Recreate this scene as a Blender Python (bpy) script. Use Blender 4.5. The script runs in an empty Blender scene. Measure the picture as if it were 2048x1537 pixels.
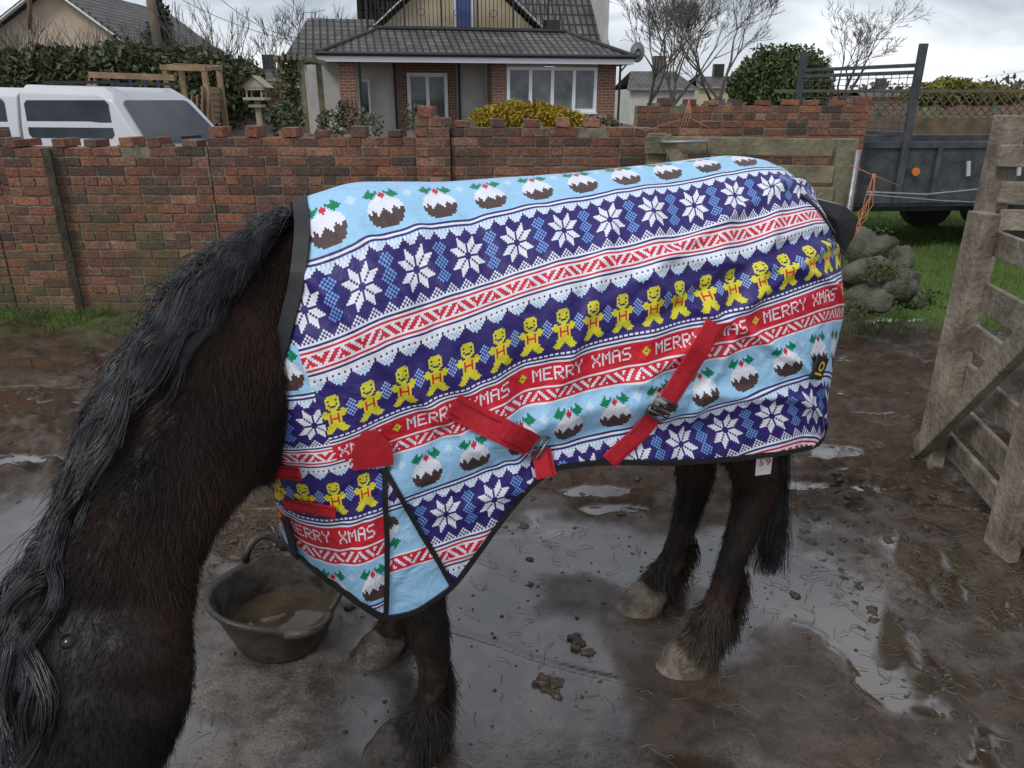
import bpy, math, random
import numpy as np
from mathutils import Vector, Matrix
from mathutils.bvhtree import BVHTree
random.seed(7); np.random.seed(7)
R=random.random
def U_(a,b): return random.uniform(a,b)
F=1479.0; PITCH=math.radians(21); H=1.7
cp,sp=math.cos(PITCH),math.sin(PITCH)
scene=bpy.context.scene
COL=scene.collection
# ---------- survey helpers (photo bearings -> real world positions at a known distance) ----------
def ray(px,py):
    x=(px-1024)/F; d=(py-768.5)/F
    return Vector((x, cp-d*sp, -sp-d*cp))
def atY(px,py,Y):
    r=ray(px,py); t=Y/r.y
    return Vector((r.x*t,Y,H+r.z*t))
def atZ(px,py,zc):
    return Vector((0,0,H))+ray(px,py)*zc
def gnd(px,py,z=0.0):
    r=ray(px,py); t=(z-H)/r.z
    return Vector((r.x*t,r.y*t,z))
def proj(V):
    V=np.asarray(V); y=V[...,1]; z=V[...,2]-H
    f=y*cp-z*sp; d=-y*sp-z*cp
    return 1024+F*V[...,0]/f, 768.5+F*d/f
# ---------- noise ----------
def vnoise(x,y,seed=0):
    x=np.asarray(x,float); y=np.asarray(y,float)
    xi=np.floor(x).astype(np.int64); yi=np.floor(y).astype(np.int64)
    fx=x-xi; fy=y-yi; fx=fx*fx*(3-2*fx); fy=fy*fy*(3-2*fy)
    def h(a,b):
        n=(a*374761393+b*668265263+seed*1274126177)&0x7fffffff
        n=((n^(n>>13))*1274126177)&0x7fffffff
        n=(n^(n>>16))&0xffff
        return n/65535.0
    return (h(xi,yi)*(1-fx)+h(xi+1,yi)*fx)*(1-fy)+(h(xi,yi+1)*(1-fx)+h(xi+1,yi+1)*fx)*fy
def fbm(x,y,o=4,seed=0):
    s=0;a=.5
    for i in range(o):
        s=s+a*vnoise(x*2**i,y*2**i,seed+i*17); a*=.5
    return s
# ---------- materials ----------
def newmat(name):
    m=bpy.data.materials.new(name); m.use_nodes=True
    nt=m.node_tree; b=nt.nodes['Principled BSDF']
    return m,nt,b
def c4(c): return (c[0],c[1],c[2],1)
def mat(name,col,col2=None,scale=6,rough=.8,bump=.3,bscale=None,metal=0,rough2=None,stretch=None,dist=.02,coat=0):
    m,nt,b=newmat(name); N=nt.nodes; L=nt.links
    tc=N.new('ShaderNodeTexCoord'); v=tc.outputs['Object']
    if stretch:
        mp=N.new('ShaderNodeMapping'); mp.inputs['Scale'].default_value=stretch
        L.new(v,mp.inputs[0]); v=mp.outputs[0]
    n=N.new('ShaderNodeTexNoise'); n.inputs['Scale'].default_value=scale; n.inputs['Detail'].default_value=8
    n.inputs['Roughness'].default_value=.65
    L.new(v,n.inputs['Vector'])
    r=N.new('ShaderNodeValToRGB'); r.color_ramp.elements[0].position=.35; r.color_ramp.elements[1].position=.66
    r.color_ramp.elements[0].color=c4(col); r.color_ramp.elements[1].color=c4(col2 or [c*1.25 for c in col])
    L.new(n.outputs[0],r.inputs[0]); L.new(r.outputs[0],b.inputs['Base Color'])
    b.inputs['Roughness'].default_value=rough; b.inputs['Metallic'].default_value=metal
    if coat: b.inputs['Coat Weight'].default_value=coat; b.inputs['Coat Roughness'].default_value=.12
    if rough2 is not None:
        mr=N.new('ShaderNodeMapRange'); mr.inputs[1].default_value=.35; mr.inputs[2].default_value=.65
        mr.inputs[3].default_value=rough; mr.inputs[4].default_value=rough2
        L.new(n.outputs[0],mr.inputs[0]); L.new(mr.outputs[0],b.inputs['Roughness'])
    if bump:
        n2=N.new('ShaderNodeTexNoise'); n2.inputs['Scale'].default_value=bscale or scale*5; n2.inputs['Detail'].default_value=6
        L.new(v,n2.inputs['Vector'])
        bp=N.new('ShaderNodeBump'); bp.inputs['Strength'].default_value=bump; bp.inputs['Distance'].default_value=dist
        L.new(n2.outputs[0],bp.inputs['Height']); L.new(bp.outputs[0],b.inputs['Normal'])
    return m
def attrmat(name,rough=.85,nscale=30,namt=.35,bump=.4,bscale=60,dist=.01,moss=None,spec=.5):
    m,nt,b=newmat(name); N=nt.nodes; L=nt.links
    at=N.new('ShaderNodeAttribute'); at.attribute_name='Col'
    tc=N.new('ShaderNodeTexCoord')
    n=N.new('ShaderNodeTexNoise'); n.inputs['Scale'].default_value=nscale; n.inputs['Detail'].default_value=6
    L.new(tc.outputs['Object'],n.inputs['Vector'])
    mr=N.new('ShaderNodeMapRange'); mr.inputs[1].default_value=.3; mr.inputs[2].default_value=.7
    mr.inputs[3].default_value=1-namt; mr.inputs[4].default_value=1+namt*.6
    L.new(n.outputs[0],mr.inputs[0])
    mx=N.new('ShaderNodeVectorMath'); mx.operation='SCALE'
    L.new(at.outputs['Color'],mx.inputs[0]); L.new(mr.outputs[0],mx.inputs['Scale'])
    out=mx.outputs[0]
    if moss:
        for (mc,sc,kz,a0,a1,amt) in ((moss,2.2,-.14,.38,.54,.7),((.05,.042,.036),3.7,.05,.50,.66,.6),((.28,.25,.20),9,0,.58,.72,.5)):
            n3=N.new('ShaderNodeTexNoise'); n3.inputs['Scale'].default_value=sc; n3.inputs['Detail'].default_value=10; n3.inputs['Roughness'].default_value=.7
            L.new(tc.outputs['Object'],n3.inputs['Vector'])
            sx=N.new('ShaderNodeSeparateXYZ'); L.new(tc.outputs['Object'],sx.inputs[0])
            ma=N.new('ShaderNodeMath'); ma.operation='MULTIPLY_ADD'; ma.inputs[1].default_value=kz
            L.new(sx.outputs[2],ma.inputs[0]); L.new(n3.outputs[0],ma.inputs[2])
            m2=N.new('ShaderNodeMapRange'); m2.inputs[1].default_value=a0; m2.inputs[2].default_value=a1; m2.inputs[4].default_value=amt
            L.new(ma.outputs[0],m2.inputs[0])
            mix=N.new('ShaderNodeMix'); mix.data_type='RGBA'; mix.inputs[7].default_value=c4(mc)
            L.new(m2.outputs[0],mix.inputs[0]); L.new(out,mix.inputs[6]); out=mix.outputs[2]
    L.new(out,b.inputs['Base Color']); b.inputs['Roughness'].default_value=rough
    b.inputs['Specular IOR Level'].default_value=spec
    n2=N.new('ShaderNodeTexNoise'); n2.inputs['Scale'].default_value=bscale; n2.inputs['Detail'].default_value=5
    L.new(tc.outputs['Object'],n2.inputs['Vector'])
    bp=N.new('ShaderNodeBump'); bp.inputs['Strength'].default_value=bump; bp.inputs['Distance'].default_value=dist
    L.new(n2.outputs[0],bp.inputs['Height']); L.new(bp.outputs[0],b.inputs['Normal'])
    return m
def brickmat(name):
    m,nt,b=newmat(name); N=nt.nodes; L=nt.links
    tc=N.new('ShaderNodeTexCoord'); sx=N.new('ShaderNodeSeparateXYZ'); L.new(tc.outputs['Object'],sx.inputs[0])
    ad=N.new('ShaderNodeMath'); L.new(sx.outputs[0],ad.inputs[0]); L.new(sx.outputs[1],ad.inputs[1])
    cb=N.new('ShaderNodeCombineXYZ'); L.new(ad.outputs[0],cb.inputs[0]); L.new(sx.outputs[2],cb.inputs[1])
    br=N.new('ShaderNodeTexBrick'); br.inputs['Scale'].default_value=1
    br.inputs['Brick Width'].default_value=.225; br.inputs['Row Height'].default_value=.075; br.inputs['Mortar Size'].default_value=.008
    br.inputs['Color1'].default_value=(.26,.10,.06,1); br.inputs['Color2'].default_value=(.15,.07,.05,1); br.inputs['Mortar'].default_value=(.3,.26,.22,1)
    L.new(cb.outputs[0],br.inputs['Vector']); L.new(br.outputs[0],b.inputs['Base Color']); b.inputs['Roughness'].default_value=.9
    return m
def tilemat(name,c1,c2):
    m,nt,b=newmat(name); N=nt.nodes; L=nt.links
    tc=N.new('ShaderNodeTexCoord'); sx=N.new('ShaderNodeSeparateXYZ'); L.new(tc.outputs['Object'],sx.inputs[0])
    cb=N.new('ShaderNodeCombineXYZ'); L.new(sx.outputs[0],cb.inputs[0])
    ad=N.new('ShaderNodeMath'); ad.operation='MULTIPLY'; ad.inputs[1].default_value=1.3; L.new(sx.outputs[1],ad.inputs[0])
    L.new(ad.outputs[0],cb.inputs[1])
    br=N.new('ShaderNodeTexBrick'); br.inputs['Scale'].default_value=1; br.offset=0
    br.inputs['Brick Width'].default_value=.2; br.inputs['Row Height'].default_value=.36; br.inputs['Mortar Size'].default_value=.035; br.inputs['Mortar Smooth'].default_value=.6
    br.inputs['Color1'].default_value=c4(c1); br.inputs['Color2'].default_value=c4(c2); br.inputs['Mortar'].default_value=(.018,.017,.016,1)
    L.new(cb.outputs[0],br.inputs['Vector'])
    n=N.new('ShaderNodeTexNoise'); n.inputs['Scale'].default_value=1.5; n.inputs['Detail'].default_value=8; L.new(tc.outputs['Object'],n.inputs['Vector'])
    mr=N.new('ShaderNodeMapRange'); mr.inputs[1].default_value=.3; mr.inputs[2].default_value=.7; mr.inputs[3].default_value=.65; mr.inputs[4].default_value=1.5
    L.new(n.outputs[0],mr.inputs[0])
    mx=N.new('ShaderNodeVectorMath'); mx.operation='SCALE'; L.new(br.outputs[0],mx.inputs[0]); L.new(mr.outputs[0],mx.inputs['Scale'])
    L.new(mx.outputs[0],b.inputs['Base Color']); b.inputs['Roughness'].default_value=.6
    bp=N.new('ShaderNodeBump'); bp.invert=True; bp.inputs['Distance'].default_value=.05; L.new(br.outputs['Fac'],bp.inputs['Height']); L.new(bp.outputs[0],b.inputs['Normal'])
    return m
# ---------- mesh helpers ----------
def empty(name):
    e=bpy.data.objects.new(name,None); COL.objects.link(e); e.empty_display_size=.1; return e
def fastmesh(name,V,Q,mats,parent=None,smooth=True,col=None):
    V=np.asarray(V,np.float32); Q=np.asarray(Q,np.int32); k=Q.shape[1]
    me=bpy.data.meshes.new(name); me.vertices.add(len(V)); me.vertices.foreach_set('co',V.ravel())
    me.loops.add(Q.size); me.loops.foreach_set('vertex_index',Q.ravel())
    me.polygons.add(len(Q)); me.polygons.foreach_set('loop_start',np.arange(0,Q.size,k,dtype=np.int32))
    me.update(calc_edges=True)
    me.polygons.foreach_set('use_smooth',np.full(len(Q),smooth,dtype=bool))
    if col is not None:
        ca=me.color_attributes.new('Col','FLOAT_COLOR','CORNER')
        c=np.ones((len(Q),k,4),np.float32); c[:,:,:3]=np.asarray(col,np.float32)[:,None,:]
        ca.data.foreach_set('color',c.ravel())
    for m in (mats if isinstance(mats,(list,tuple)) else [mats]): me.materials.append(m)
    o=bpy.data.objects.new(name,me); COL.objects.link(o)
    if parent: o.parent=parent
    return o
class MB:
    def __init__(s): s.v=[];s.f=[];s.m=[];s.c=[]
    def add(s,vs,fs,mi=0,c=None):
        o=len(s.v); s.v+= [tuple(v) for v in vs]; s.f+=[tuple(i+o for i in f) for f in fs]; s.m+=[mi]*len(fs); s.c+=[c or (1,1,1)]*len(fs)
    def box(s,x0,x1,y0,y1,z0,z1,mi=0,M=None,c=None):
        vs=[Vector((x,y,z)) for z in(z0,z1) for y in(y0,y1) for x in(x0,x1)]
        if M: vs=[M@v for v in vs]
        s.add(vs,[(0,2,3,1),(4,5,7,6),(0,1,5,4),(2,6,7,3),(0,4,6,2),(1,3,7,5)],mi,c)
    def beam(s,p,q,w,h,mi=0,up=Vector((0,0,1)),c=None):
        p=Vector(p);q=Vector(q);d=(q-p); l=d.length; d.normalize(); sd=d.cross(up)
        if sd.length<1e-3: sd=Vector((1,0,0))
        sd.normalize(); u=sd.cross(d)
        M=Matrix(((d.x,sd.x,u.x,p.x),(d.y,sd.y,u.y,p.y),(d.z,sd.z,u.z,p.z),(0,0,0,1)))
        s.box(0,l,-w/2,w/2,-h/2,h/2,mi,M,c)
    def tube(s,pts,rs,n=8,mi=0,cap=True,c=None):
        pts=[Vector(p) for p in pts]; o=[]; K=len(pts); fs=[]
        if not isinstance(rs,(list,tuple)): rs=[rs]*K
        ref=None
        for i,p in enumerate(pts):
            t=(pts[min(i+1,K-1)]-pts[max(i-1,0)]).normalized()
            if ref is None:
                ref=t.orthogonal().normalized()
            ref=(ref-t*ref.dot(t)).normalized(); b=t.cross(ref)
            for k in range(n):
                a=2*math.pi*k/n; o.append(p+(ref*math.cos(a)+b*math.sin(a))*rs[i])
        for i in range(K-1):
            for k in range(n): fs.append((i*n+k,i*n+(k+1)%n,(i+1)*n+(k+1)%n,(i+1)*n+k))
        if cap: fs.append(tuple(range(n))[::-1]); fs.append(tuple((K-1)*n+k for k in range(n)))
        s.add(o,fs,mi,c)
    def quad(s,a,b,c_,d,mi=0,c=None): s.add([a,b,c_,d],[(0,1,2,3)],mi,c)
    def prism(s,poly,depth,mi=0,M=None):
        n=len(poly); vs=[Vector((x,0,z)) for x,z in poly]+[Vector((x,depth,z)) for x,z in poly]
        if M: vs=[M@v for v in vs]
        s.add(vs,[tuple(range(n)),tuple(range(2*n-1,n-1,-1))]+[(i,(i+n),((i+1)%n)+n,(i+1)%n) for i in range(n)],mi)
    def build(s,name,mats,parent=None,smooth=False,bevel=0,col=False):
        me=bpy.data.meshes.new(name); me.from_pydata(s.v,[],s.f)
        for m in mats: me.materials.append(m)
        me.polygons.foreach_set('material_index',s.m); me.polygons.foreach_set('use_smooth',[smooth]*len(s.f))
        if col:
            ca=me.color_attributes.new('Col','FLOAT_COLOR','CORNER')
            for p in me.polygons:
                for li in p.loop_indices: ca.data[li].color=c4(s.c[p.index])
        me.update()
        o=bpy.data.objects.new(name,me); COL.objects.link(o)
        if parent: o.parent=parent
        if bevel:
            b=o.modifiers.new('b','BEVEL'); b.width=bevel; b.segments=2; b.limit_method='ANGLE'
        return o
def strands(name,P,r0,r1,m,parent=None):
    P=np.asarray(P,float); N,K,_=P.shape
    T=np.gradient(P,axis=1); T/=np.linalg.norm(T,axis=2,keepdims=True)+1e-9
    ref=np.array([.31,.42,.85]); A=np.cross(T,ref); A/=np.linalg.norm(A,axis=2,keepdims=True)+1e-9
    B=np.cross(T,A); rad=np.linspace(r0,r1,K)[None,:,None]
    ring=[P+(A*math.cos(a)+B*math.sin(a))*rad for a in (0,2.094,4.189)]
    V=np.stack(ring,axis=2).reshape(-1,3)
    base=(np.arange(N)[:,None,None]*K+np.arange(K-1)[None,:,None])*3
    k=np.arange(3)[None,None,:]; k2=(k+1)%3
    Q=np.stack([base+k,base+k2,base+3+k2,base+3+k],axis=-1).reshape(-1,4)
    return fastmesh(name,V,Q,m,parent)
def foliage(name,blobs,n,size,m,parent=None,cols=((.05,.08,.02),(.09,.12,.03)),shell=.5):
    V=[];C=[]
    w=np.array([b[3]*b[4]*b[5] for b in blobs])**.67; w=w/w.sum()
    for b,ww in zip(blobs,w):
        k=int(n*ww)+1
        d=np.random.randn(k,3); d/=np.linalg.norm(d,axis=1,keepdims=True)
        r=(shell+(1-shell)*np.random.rand(k))[:,None]*(.75+.5*fbm(d[:,0]*3+b[0],d[:,2]*3+d[:,1]*2,3,5))[:,None]*1.15
        c=np.array(b[:3])+d*r*np.array(b[3:6])
        a=np.random.randn(k,3); a/=np.linalg.norm(a,axis=1,keepdims=True); bb=np.cross(a,np.random.randn(k,3)); bb/=np.linalg.norm(bb,axis=1,keepdims=True)
        s=size*(.5+np.random.rand(k,1))
        V.append(np.stack([c-a*s,c-bb*s*.5,c+a*s,c+bb*s*.5],1))
        t=np.random.rand(k,1)*(.3+.9*fbm(c[:,0]*4,c[:,2]*4,3,9)[:,None])
        C.append(np.array(cols[0])*(1-t)+np.array(cols[1])*t)
    V=np.concatenate(V).reshape(-1,3); C=np.concatenate(C)
    return fastmesh(name,V,np.arange(len(V)).reshape(-1,4),m,parent,False,C)
# ---------- world / light / camera ----------
w=bpy.data.worlds.new('World'); scene.world=w; w.use_nodes=True
N=w.node_tree.nodes; L=w.node_tree.links; bg=N['Background']
sky=N.new('ShaderNodeTexSky'); sky.sky_type='NISHITA'; sky.sun_disc=False
sky.sun_elevation=math.radians(46); sky.sun_rotation=math.radians(218)
tc=N.new('ShaderNodeTexCoord'); mp=N.new('ShaderNodeMapping'); mp.inputs['Scale'].default_value=(1,1,3.2)
L.new(tc.outputs['Generated'],mp.inputs[0])
n=N.new('ShaderNodeTexNoise'); n.inputs['Scale'].default_value=3.2; n.inputs['Detail'].default_value=9; n.inputs['Roughness'].default_value=.55; n.inputs['Distortion'].default_value=.4
L.new(mp.outputs[0],n.inputs['Vector'])
cr=N.new('ShaderNodeValToRGB'); e=cr.color_ramp.elements
e[0].position=.36; e[0].color=(3.2,3.7,4.5,1); e[1].position=.64; e[1].color=(9.2,9.5,10.0,1)
L.new(n.outputs[0],cr.inputs[0])
mx=N.new('ShaderNodeMix'); mx.data_type='RGBA'; mx.inputs[0].default_value=.9
L.new(sky.outputs[0],mx.inputs[6]); L.new(cr.outputs[0],mx.inputs[7]); L.new(mx.outputs[2],bg.inputs[0]); bg.inputs[1].default_value=.12
sd=bpy.data.lights.new('sun','SUN'); sd.energy=1.5; sd.angle=math.radians(14); sd.color=(1,.97,.92)
so=bpy.data.objects.new('sun',sd); COL.objects.link(so)
so.rotation_euler=(math.radians(44),0,math.radians(-38)); so.location=(0,0,20)
cam=bpy.data.cameras.new('camera'); co=bpy.data.objects.new('camera',cam); COL.objects.link(co)
cam.sensor_width=36; cam.lens=F/2048*36; cam.clip_end=2000; cam.clip_start=.05
co.location=(0,0,H); co.rotation_euler=(math.radians(90)-PITCH,0,0); scene.camera=co
scene.view_settings.view_transform='Standard'; scene.view_settings.look='None'; scene.view_settings.exposure=0
# =====================================================================
# GROUND
# =====================================================================
def axis(lo,hi,fine,step,far,k=1.12):
    a=list(np.arange(fine[0],fine[1]+1e-6,step)); 
    x=fine[1]; s=step
    while x<hi: s*=k; x+=s; a.append(x)
    x=fine[0]; s=step
    while x>lo: s*=k; x-=s; a.insert(0,x)
    return np.array(a)
gx=axis(-600,600,(-4.0,4.2),.0115,0); gy=axis(-60,900,(.7,6.4),.0115,0)
X,Y=np.meshgrid(gx,gy)
sstep=lambda a,b,x: np.clip((x-a)/(b-a),0,1)**2*(3-2*np.clip((x-a)/(b-a),0,1))
wob=(fbm(X*1.3,Y*1.3,5,3)-.47)*1.5
mud=np.maximum(sstep(-.12,.22,Y-2.80+wob*1.1+.08*X),sstep(-.15,.25,X-1.70+wob*.9+(Y-2.2)*.30))
def blob(px,py,rx,ry): 
    c=gnd(px,py); return np.exp(-((X-c.x)/rx)**2-((Y-c.y)/ry)**2)
mud=np.maximum(mud,sstep(.30,.6,blob(540,1055,.50,.30)+(wob)*.5))
patch=sstep(.53,.66,fbm(X*2.2+9,Y*2.2,5,33))*.6
mud=np.maximum(mud,patch*(Y<3.4))
near=sstep(14,7,np.maximum(Y,abs(X)))
full=sstep(.5,1,mud)
calm=.35+.65*sstep(.40,.56,fbm(X*1.1+5,Y*1.4,3,77))       # trampled smooth areas vs poached areas
lump=fbm(X*2.4,Y*3.0,3,11)-.44
lump2=np.abs(fbm(X*4.5,Y*6,4,21)-.47)
clodn=np.maximum(vnoise(X*9+wob*4,Y*11,4)-.42,0)*(.35+vnoise(X*3,Y*3,14))
clod2=np.maximum(vnoise(X*20+wob*4,Y*23,5)-.5,0)
clod3=np.maximum(vnoise(X*38+wob*9,Y*40,15)-.55,0)
Z=full*near*(.006+.13*lump+calm*(.17*(lump2-.12)+.085*clodn+.040*clod2+.018*clod3))
Z=Z+mud*(1-full)*near*(.006+.03*lump2+.01*clod2)
Z+=(fbm(X*.9,Y*.9,3,8)-.45)*.012*near
hol=0
for px,py,rx,ry in [(95,722,.60,.20),(20,803,.34,.14),(50,912,.3,.09),(150,690,.3,.12),(1640,893,.30,.08),(35,775,.3,.12),(1800,640,.25,.12),(560,1010,.2,.05),(1600,960,.3,.05),(1225,1010,.22,.05),(1180,975,.2,.06),(1900,1010,.22,.08),(1760,820,.25,.08),(1950,1120,.16,.08)]:
    hol=np.maximum(hol,blob(px,py,rx,ry))
Z-=hol*.075*near*full
WL=-.030
pud=sstep(.004,-.004,Z-WL)*near*full; Z=np.maximum(Z,WL)
wet=sstep(.38,.50,fbm(X*1.5+3,Y*1.5,5,55))
pool=sstep(.525,.57,fbm(X*1.7+3,Y*2.0+1,4,57))*(1-sstep(.1,.5,mud))*near
conr=(fbm(X*13,Y*13,4,2)-.45)
Z+=(1-full)*near*conr*(.0065-.0045*wet)*(1-pool*.95)
jd=np.abs((Y-2.06)+.42*(X+.2)+.012*np.sin(X*9)+.02*(fbm(X*5,Y*5,3,91)-.45)); Z-=(1-full)*near*.008*np.exp(-(jd/.009)**2)*(Y<2.6)*(X>-.3)*(X<.75)
pud=np.maximum(pud,pool)
Z+=sstep(12,20,Y)*.3
grass=np.maximum(sstep(5.4,6.2,Y+wob*.8)*sstep(2.7,3.4,X+wob*.5)*sstep(.9,.6,abs(Y-9)/9),0)
grass=np.maximum(grass,sstep(40,60,np.maximum(Y,abs(X))))
moss=sstep(5.2,6.1,Y+wob*.8)*sstep(-1.2,-2.0,X)*sstep(6.6,6.3,Y)*.9
Z+=grass*near*.03*vnoise(X*20,Y*20,6)
V=np.stack([X,Y,Z],-1).reshape(-1,3); ny,nx=X.shape
i=np.arange((ny-1)*(nx-1)); r_=i//(nx-1); c_=i%(nx-1); b_=r_*nx+c_
Q=np.stack([b_,b_+1,b_+nx+1,b_+nx],1)
m,nt,b=newmat('ground_mat'); N=nt.nodes; L=nt.links
at=N.new('ShaderNodeAttribute'); at.attribute_name='mask'; sx=N.new('ShaderNodeSeparateColor'); L.new(at.outputs['Color'],sx.inputs[0])
WET=at.outputs['Alpha']
tc=N.new('ShaderNodeTexCoord')
def nz(scale,det=8,rough=.6):
    q=N.new('ShaderNodeTexNoise'); q.inputs['Scale'].default_value=scale; q.inputs['Detail'].default_value=det; q.inputs['Roughness'].default_value=rough
    L.new(tc.outputs['Object'],q.inputs['Vector']); return q.outputs[0]
def ramp(f,p0,c0,p1,c1):
    q=N.new('ShaderNodeValToRGB'); q.color_ramp.elements[0].position=p0; q.color_ramp.elements[1].position=p1
    q.color_ramp.elements[0].color=c4(c0); q.color_ramp.elements[1].color=c4(c1); L.new(f,q.inputs[0]); return q.outputs[0]
def mixc(f,a,bb):
    q=N.new('ShaderNodeMix'); q.data_type='RGBA'
    L.new(f,q.inputs[0]) ; L.new(a,q.inputs[6]); L.new(bb,q.inputs[7]); return q.outputs[2]
def mr(f,a,bb,c,d):
    q=N.new('ShaderNodeMapRange'); q.inputs[1].default_value=a;q.inputs[2].default_value=bb;q.inputs[3].default_value=c;q.inputs[4].default_value=d; L.new(f,q.inputs[0]); return q.outputs[0]
def mixf(f,a,bb):
    q=N.new('ShaderNodeMix'); L.new(f,q.inputs[0]); 
    if isinstance(a,float): q.inputs[2].default_value=a
    else: L.new(a,q.inputs[2])
    if isinstance(bb,float): q.inputs[3].default_value=bb
    else: L.new(bb,q.inputs[3])
    return q.outputs[0]
n1=nz(1.9,12,.68); n2=nz(8,10,.72); n3=nz(55,8,.75); n4=nz(140,4,.7); n5=nz(4.3,8,.7)
dry=ramp(n1,.38,(.088,.070,.056),.62,(.20,.175,.155))
wetc=ramp(n1,.38,(.038,.027,.020),.62,(.100,.083,.070))
conc=mixc(WET,dry,wetc)
stain=ramp(n2,.42,(.20,.135,.09),.56,(1,1,1)); 
mu=N.new('ShaderNodeMix'); mu.data_type='RGBA'; mu.blend_type='MULTIPLY'; mu.inputs[0].default_value=.75; L.new(conc,mu.inputs[6]); L.new(stain,mu.inputs[7])
spk=ramp(n4,.42,(.35,.30,.26),.56,(1,1,1))
mu2=N.new('ShaderNodeMix'); mu2.data_type='RGBA'; mu2.blend_type='MULTIPLY'; mu2.inputs[0].default_value=.7; L.new(mu.outputs[2],mu2.inputs[6]); L.new(spk,mu2.inputs[7])
mudc=ramp(n2,.36,(.030,.0175,.0105),.66,(.095,.060,.036))
grs=ramp(n3,.35,(.045,.075,.015),.7,(.12,.19,.035))
base=mixc(sx.outputs[0],mu2.outputs[2],mudc)
pc_=N.new('ShaderNodeRGB'); pc_.outputs[0].default_value=(.042,.029,.020,1)
base=mixc(mr(sx.outputs[2],0,1,0,.75),base,pc_.outputs[0])
base=mixc(sx.outputs[1],base,grs)
L.new(base,b.inputs['Base Color'])
ro=mixf(WET,.42,.12); rm=mr(n2,.38,.62,.5,.8)
ro=mixf(sx.outputs[0],ro,rm); ro=mixf(sx.outputs[1],ro,.9); ro=mixf(sx.outputs[2],ro,.03)
L.new(ro,b.inputs['Roughness'])
spl=mixf(sx.outputs[0],.6,.22); spl=mixf(sx.outputs[2],spl,.6); L.new(spl,b.inputs['Specular IOR Level'])
cw=mixf(WET,.25,1.0); cw=mixf(sx.outputs[0],cw,mr(n5,.46,.60,.02,.75)); cw=mixf(sx.outputs[1],cw,0.0); cw=mixf(sx.outputs[2],cw,1.0); L.new(cw,b.inputs['Coat Weight'])
ci=mixf(sx.outputs[0],1.7,1.45); ci=mixf(sx.outputs[2],ci,1.7); L.new(ci,b.inputs['Coat IOR'])
crg=mixf(WET,.25,.035); crg=mixf(sx.outputs[0],crg,mr(n3,.4,.6,.05,.25)); crg=mixf(sx.outputs[2],crg,.02); L.new(crg,b.inputs['Coat Roughness'])
bp=N.new('ShaderNodeBump'); bp.inputs['Distance'].default_value=.012; L.new(n3,bp.inputs['Height'])
bs=mixf(WET,.4,.15); bs=mixf(sx.outputs[0],bs,.9); bs=mixf(sx.outputs[2],bs,.01); L.new(bs,bp.inputs['Strength'])
bp2=N.new('ShaderNodeBump'); bp2.inputs['Distance'].default_value=.025; L.new(n2,bp2.inputs['Height']); L.new(bp.outputs[0],bp2.inputs['Normal'])
bs2=mixf(sx.outputs[0],.25,.7); bs2=mixf(sx.outputs[2],bs2,.01); L.new(bs2,bp2.inputs['Strength'])
L.new(bp2.outputs[0],b.inputs['Normal'])
bp3=N.new('ShaderNodeBump'); bp3.inputs['Distance'].default_value=.006; L.new(n3,bp3.inputs['Height'])
bs3=mixf(WET,.35,.12); bs3=mixf(sx.outputs[0],bs3,.6); bs3=mixf(sx.outputs[2],bs3,.015); L.new(bs3,bp3.inputs['Strength']); L.new(bp3.outputs[0],b.inputs['Coat Normal'])
g=fastmesh('ground',V,Q,m)
ca=g.data.color_attributes.new('mask','FLOAT_COLOR','POINT')
cc=np.ones((V.shape[0],4),np.float32); cc[:,0]=mud.ravel(); cc[:,1]=np.maximum(grass,moss*sstep(.42,.5,fbm(X*5,Y*5,4,41))).ravel(); cc[:,2]=pud.ravel(); cc[:,3]=wet.ravel()
ca.data.foreach_set('color',cc.ravel())
def gz(x,y):
    ix=min(len(gx)-1,int(np.searchsorted(gx,x))); iy=min(len(gy)-1,int(np.searchsorted(gy,y))); return float(Z[iy,ix])
P=[]
def blades(n,xr,yr,h,fn):
    for _ in range(n):
        x=U_(*xr);y=U_(*yr)
        if not fn(x,y): continue
        z=gz(x,y); l=h*U_(.5,1.3); dx,dy=U_(-.5,.5)*l,U_(-.5,.5)*l
        P.append([(x,y,z-.01),(x+dx*.4,y+dy*.4,z+l*.6),(x+dx,y+dy,z+l)])
blades(30000,(2.6,8.5),(5.3,14),.06,lambda x,y: R()<float(fbm(x*2,y*2,3,7))+.25)
blades(3500,(-5.5,-2.0),(5.5,6.18),.05,lambda x,y: fbm(x*2.5,y*2.5,3,7)>.42)
gm=mat('grass_mat',(.05,.095,.018),(.15,.23,.045),3,.6,0)
strands('grass',P,.004,.001,gm)
mudm=mat('mud_mat',(.024,.015,.009),(.075,.047,.029),30,.6,.9,50,coat=.35)
clod=MB()
def lumpobj(mb,c,r,mi=0,sq=.6,c_=None,jag=.6,n=9,k=6):
    vs=[];fs=[]; sd=U_(0,99)
    for i in range(k+1):
        th=math.pi*i/k
        for j in range(n):
            a=2*math.pi*j/n; q=r*((1-jag/2)+jag*float(vnoise(sd+math.cos(a)*1.9*math.sin(th)+th,sd+math.sin(a)*1.9*math.sin(th)-th*.7)))
            vs.append((c[0]+q*math.sin(th)*math.cos(a),c[1]+q*math.sin(th)*math.sin(a),c[2]+q*math.cos(th)*sq))
    for i in range(k):
        for j in range(n): fs.append((i*n+j,i*n+(j+1)%n,(i+1)*n+(j+1)%n,(i+1)*n+j))
    mb.add(vs,fs,mi,c_)
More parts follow.
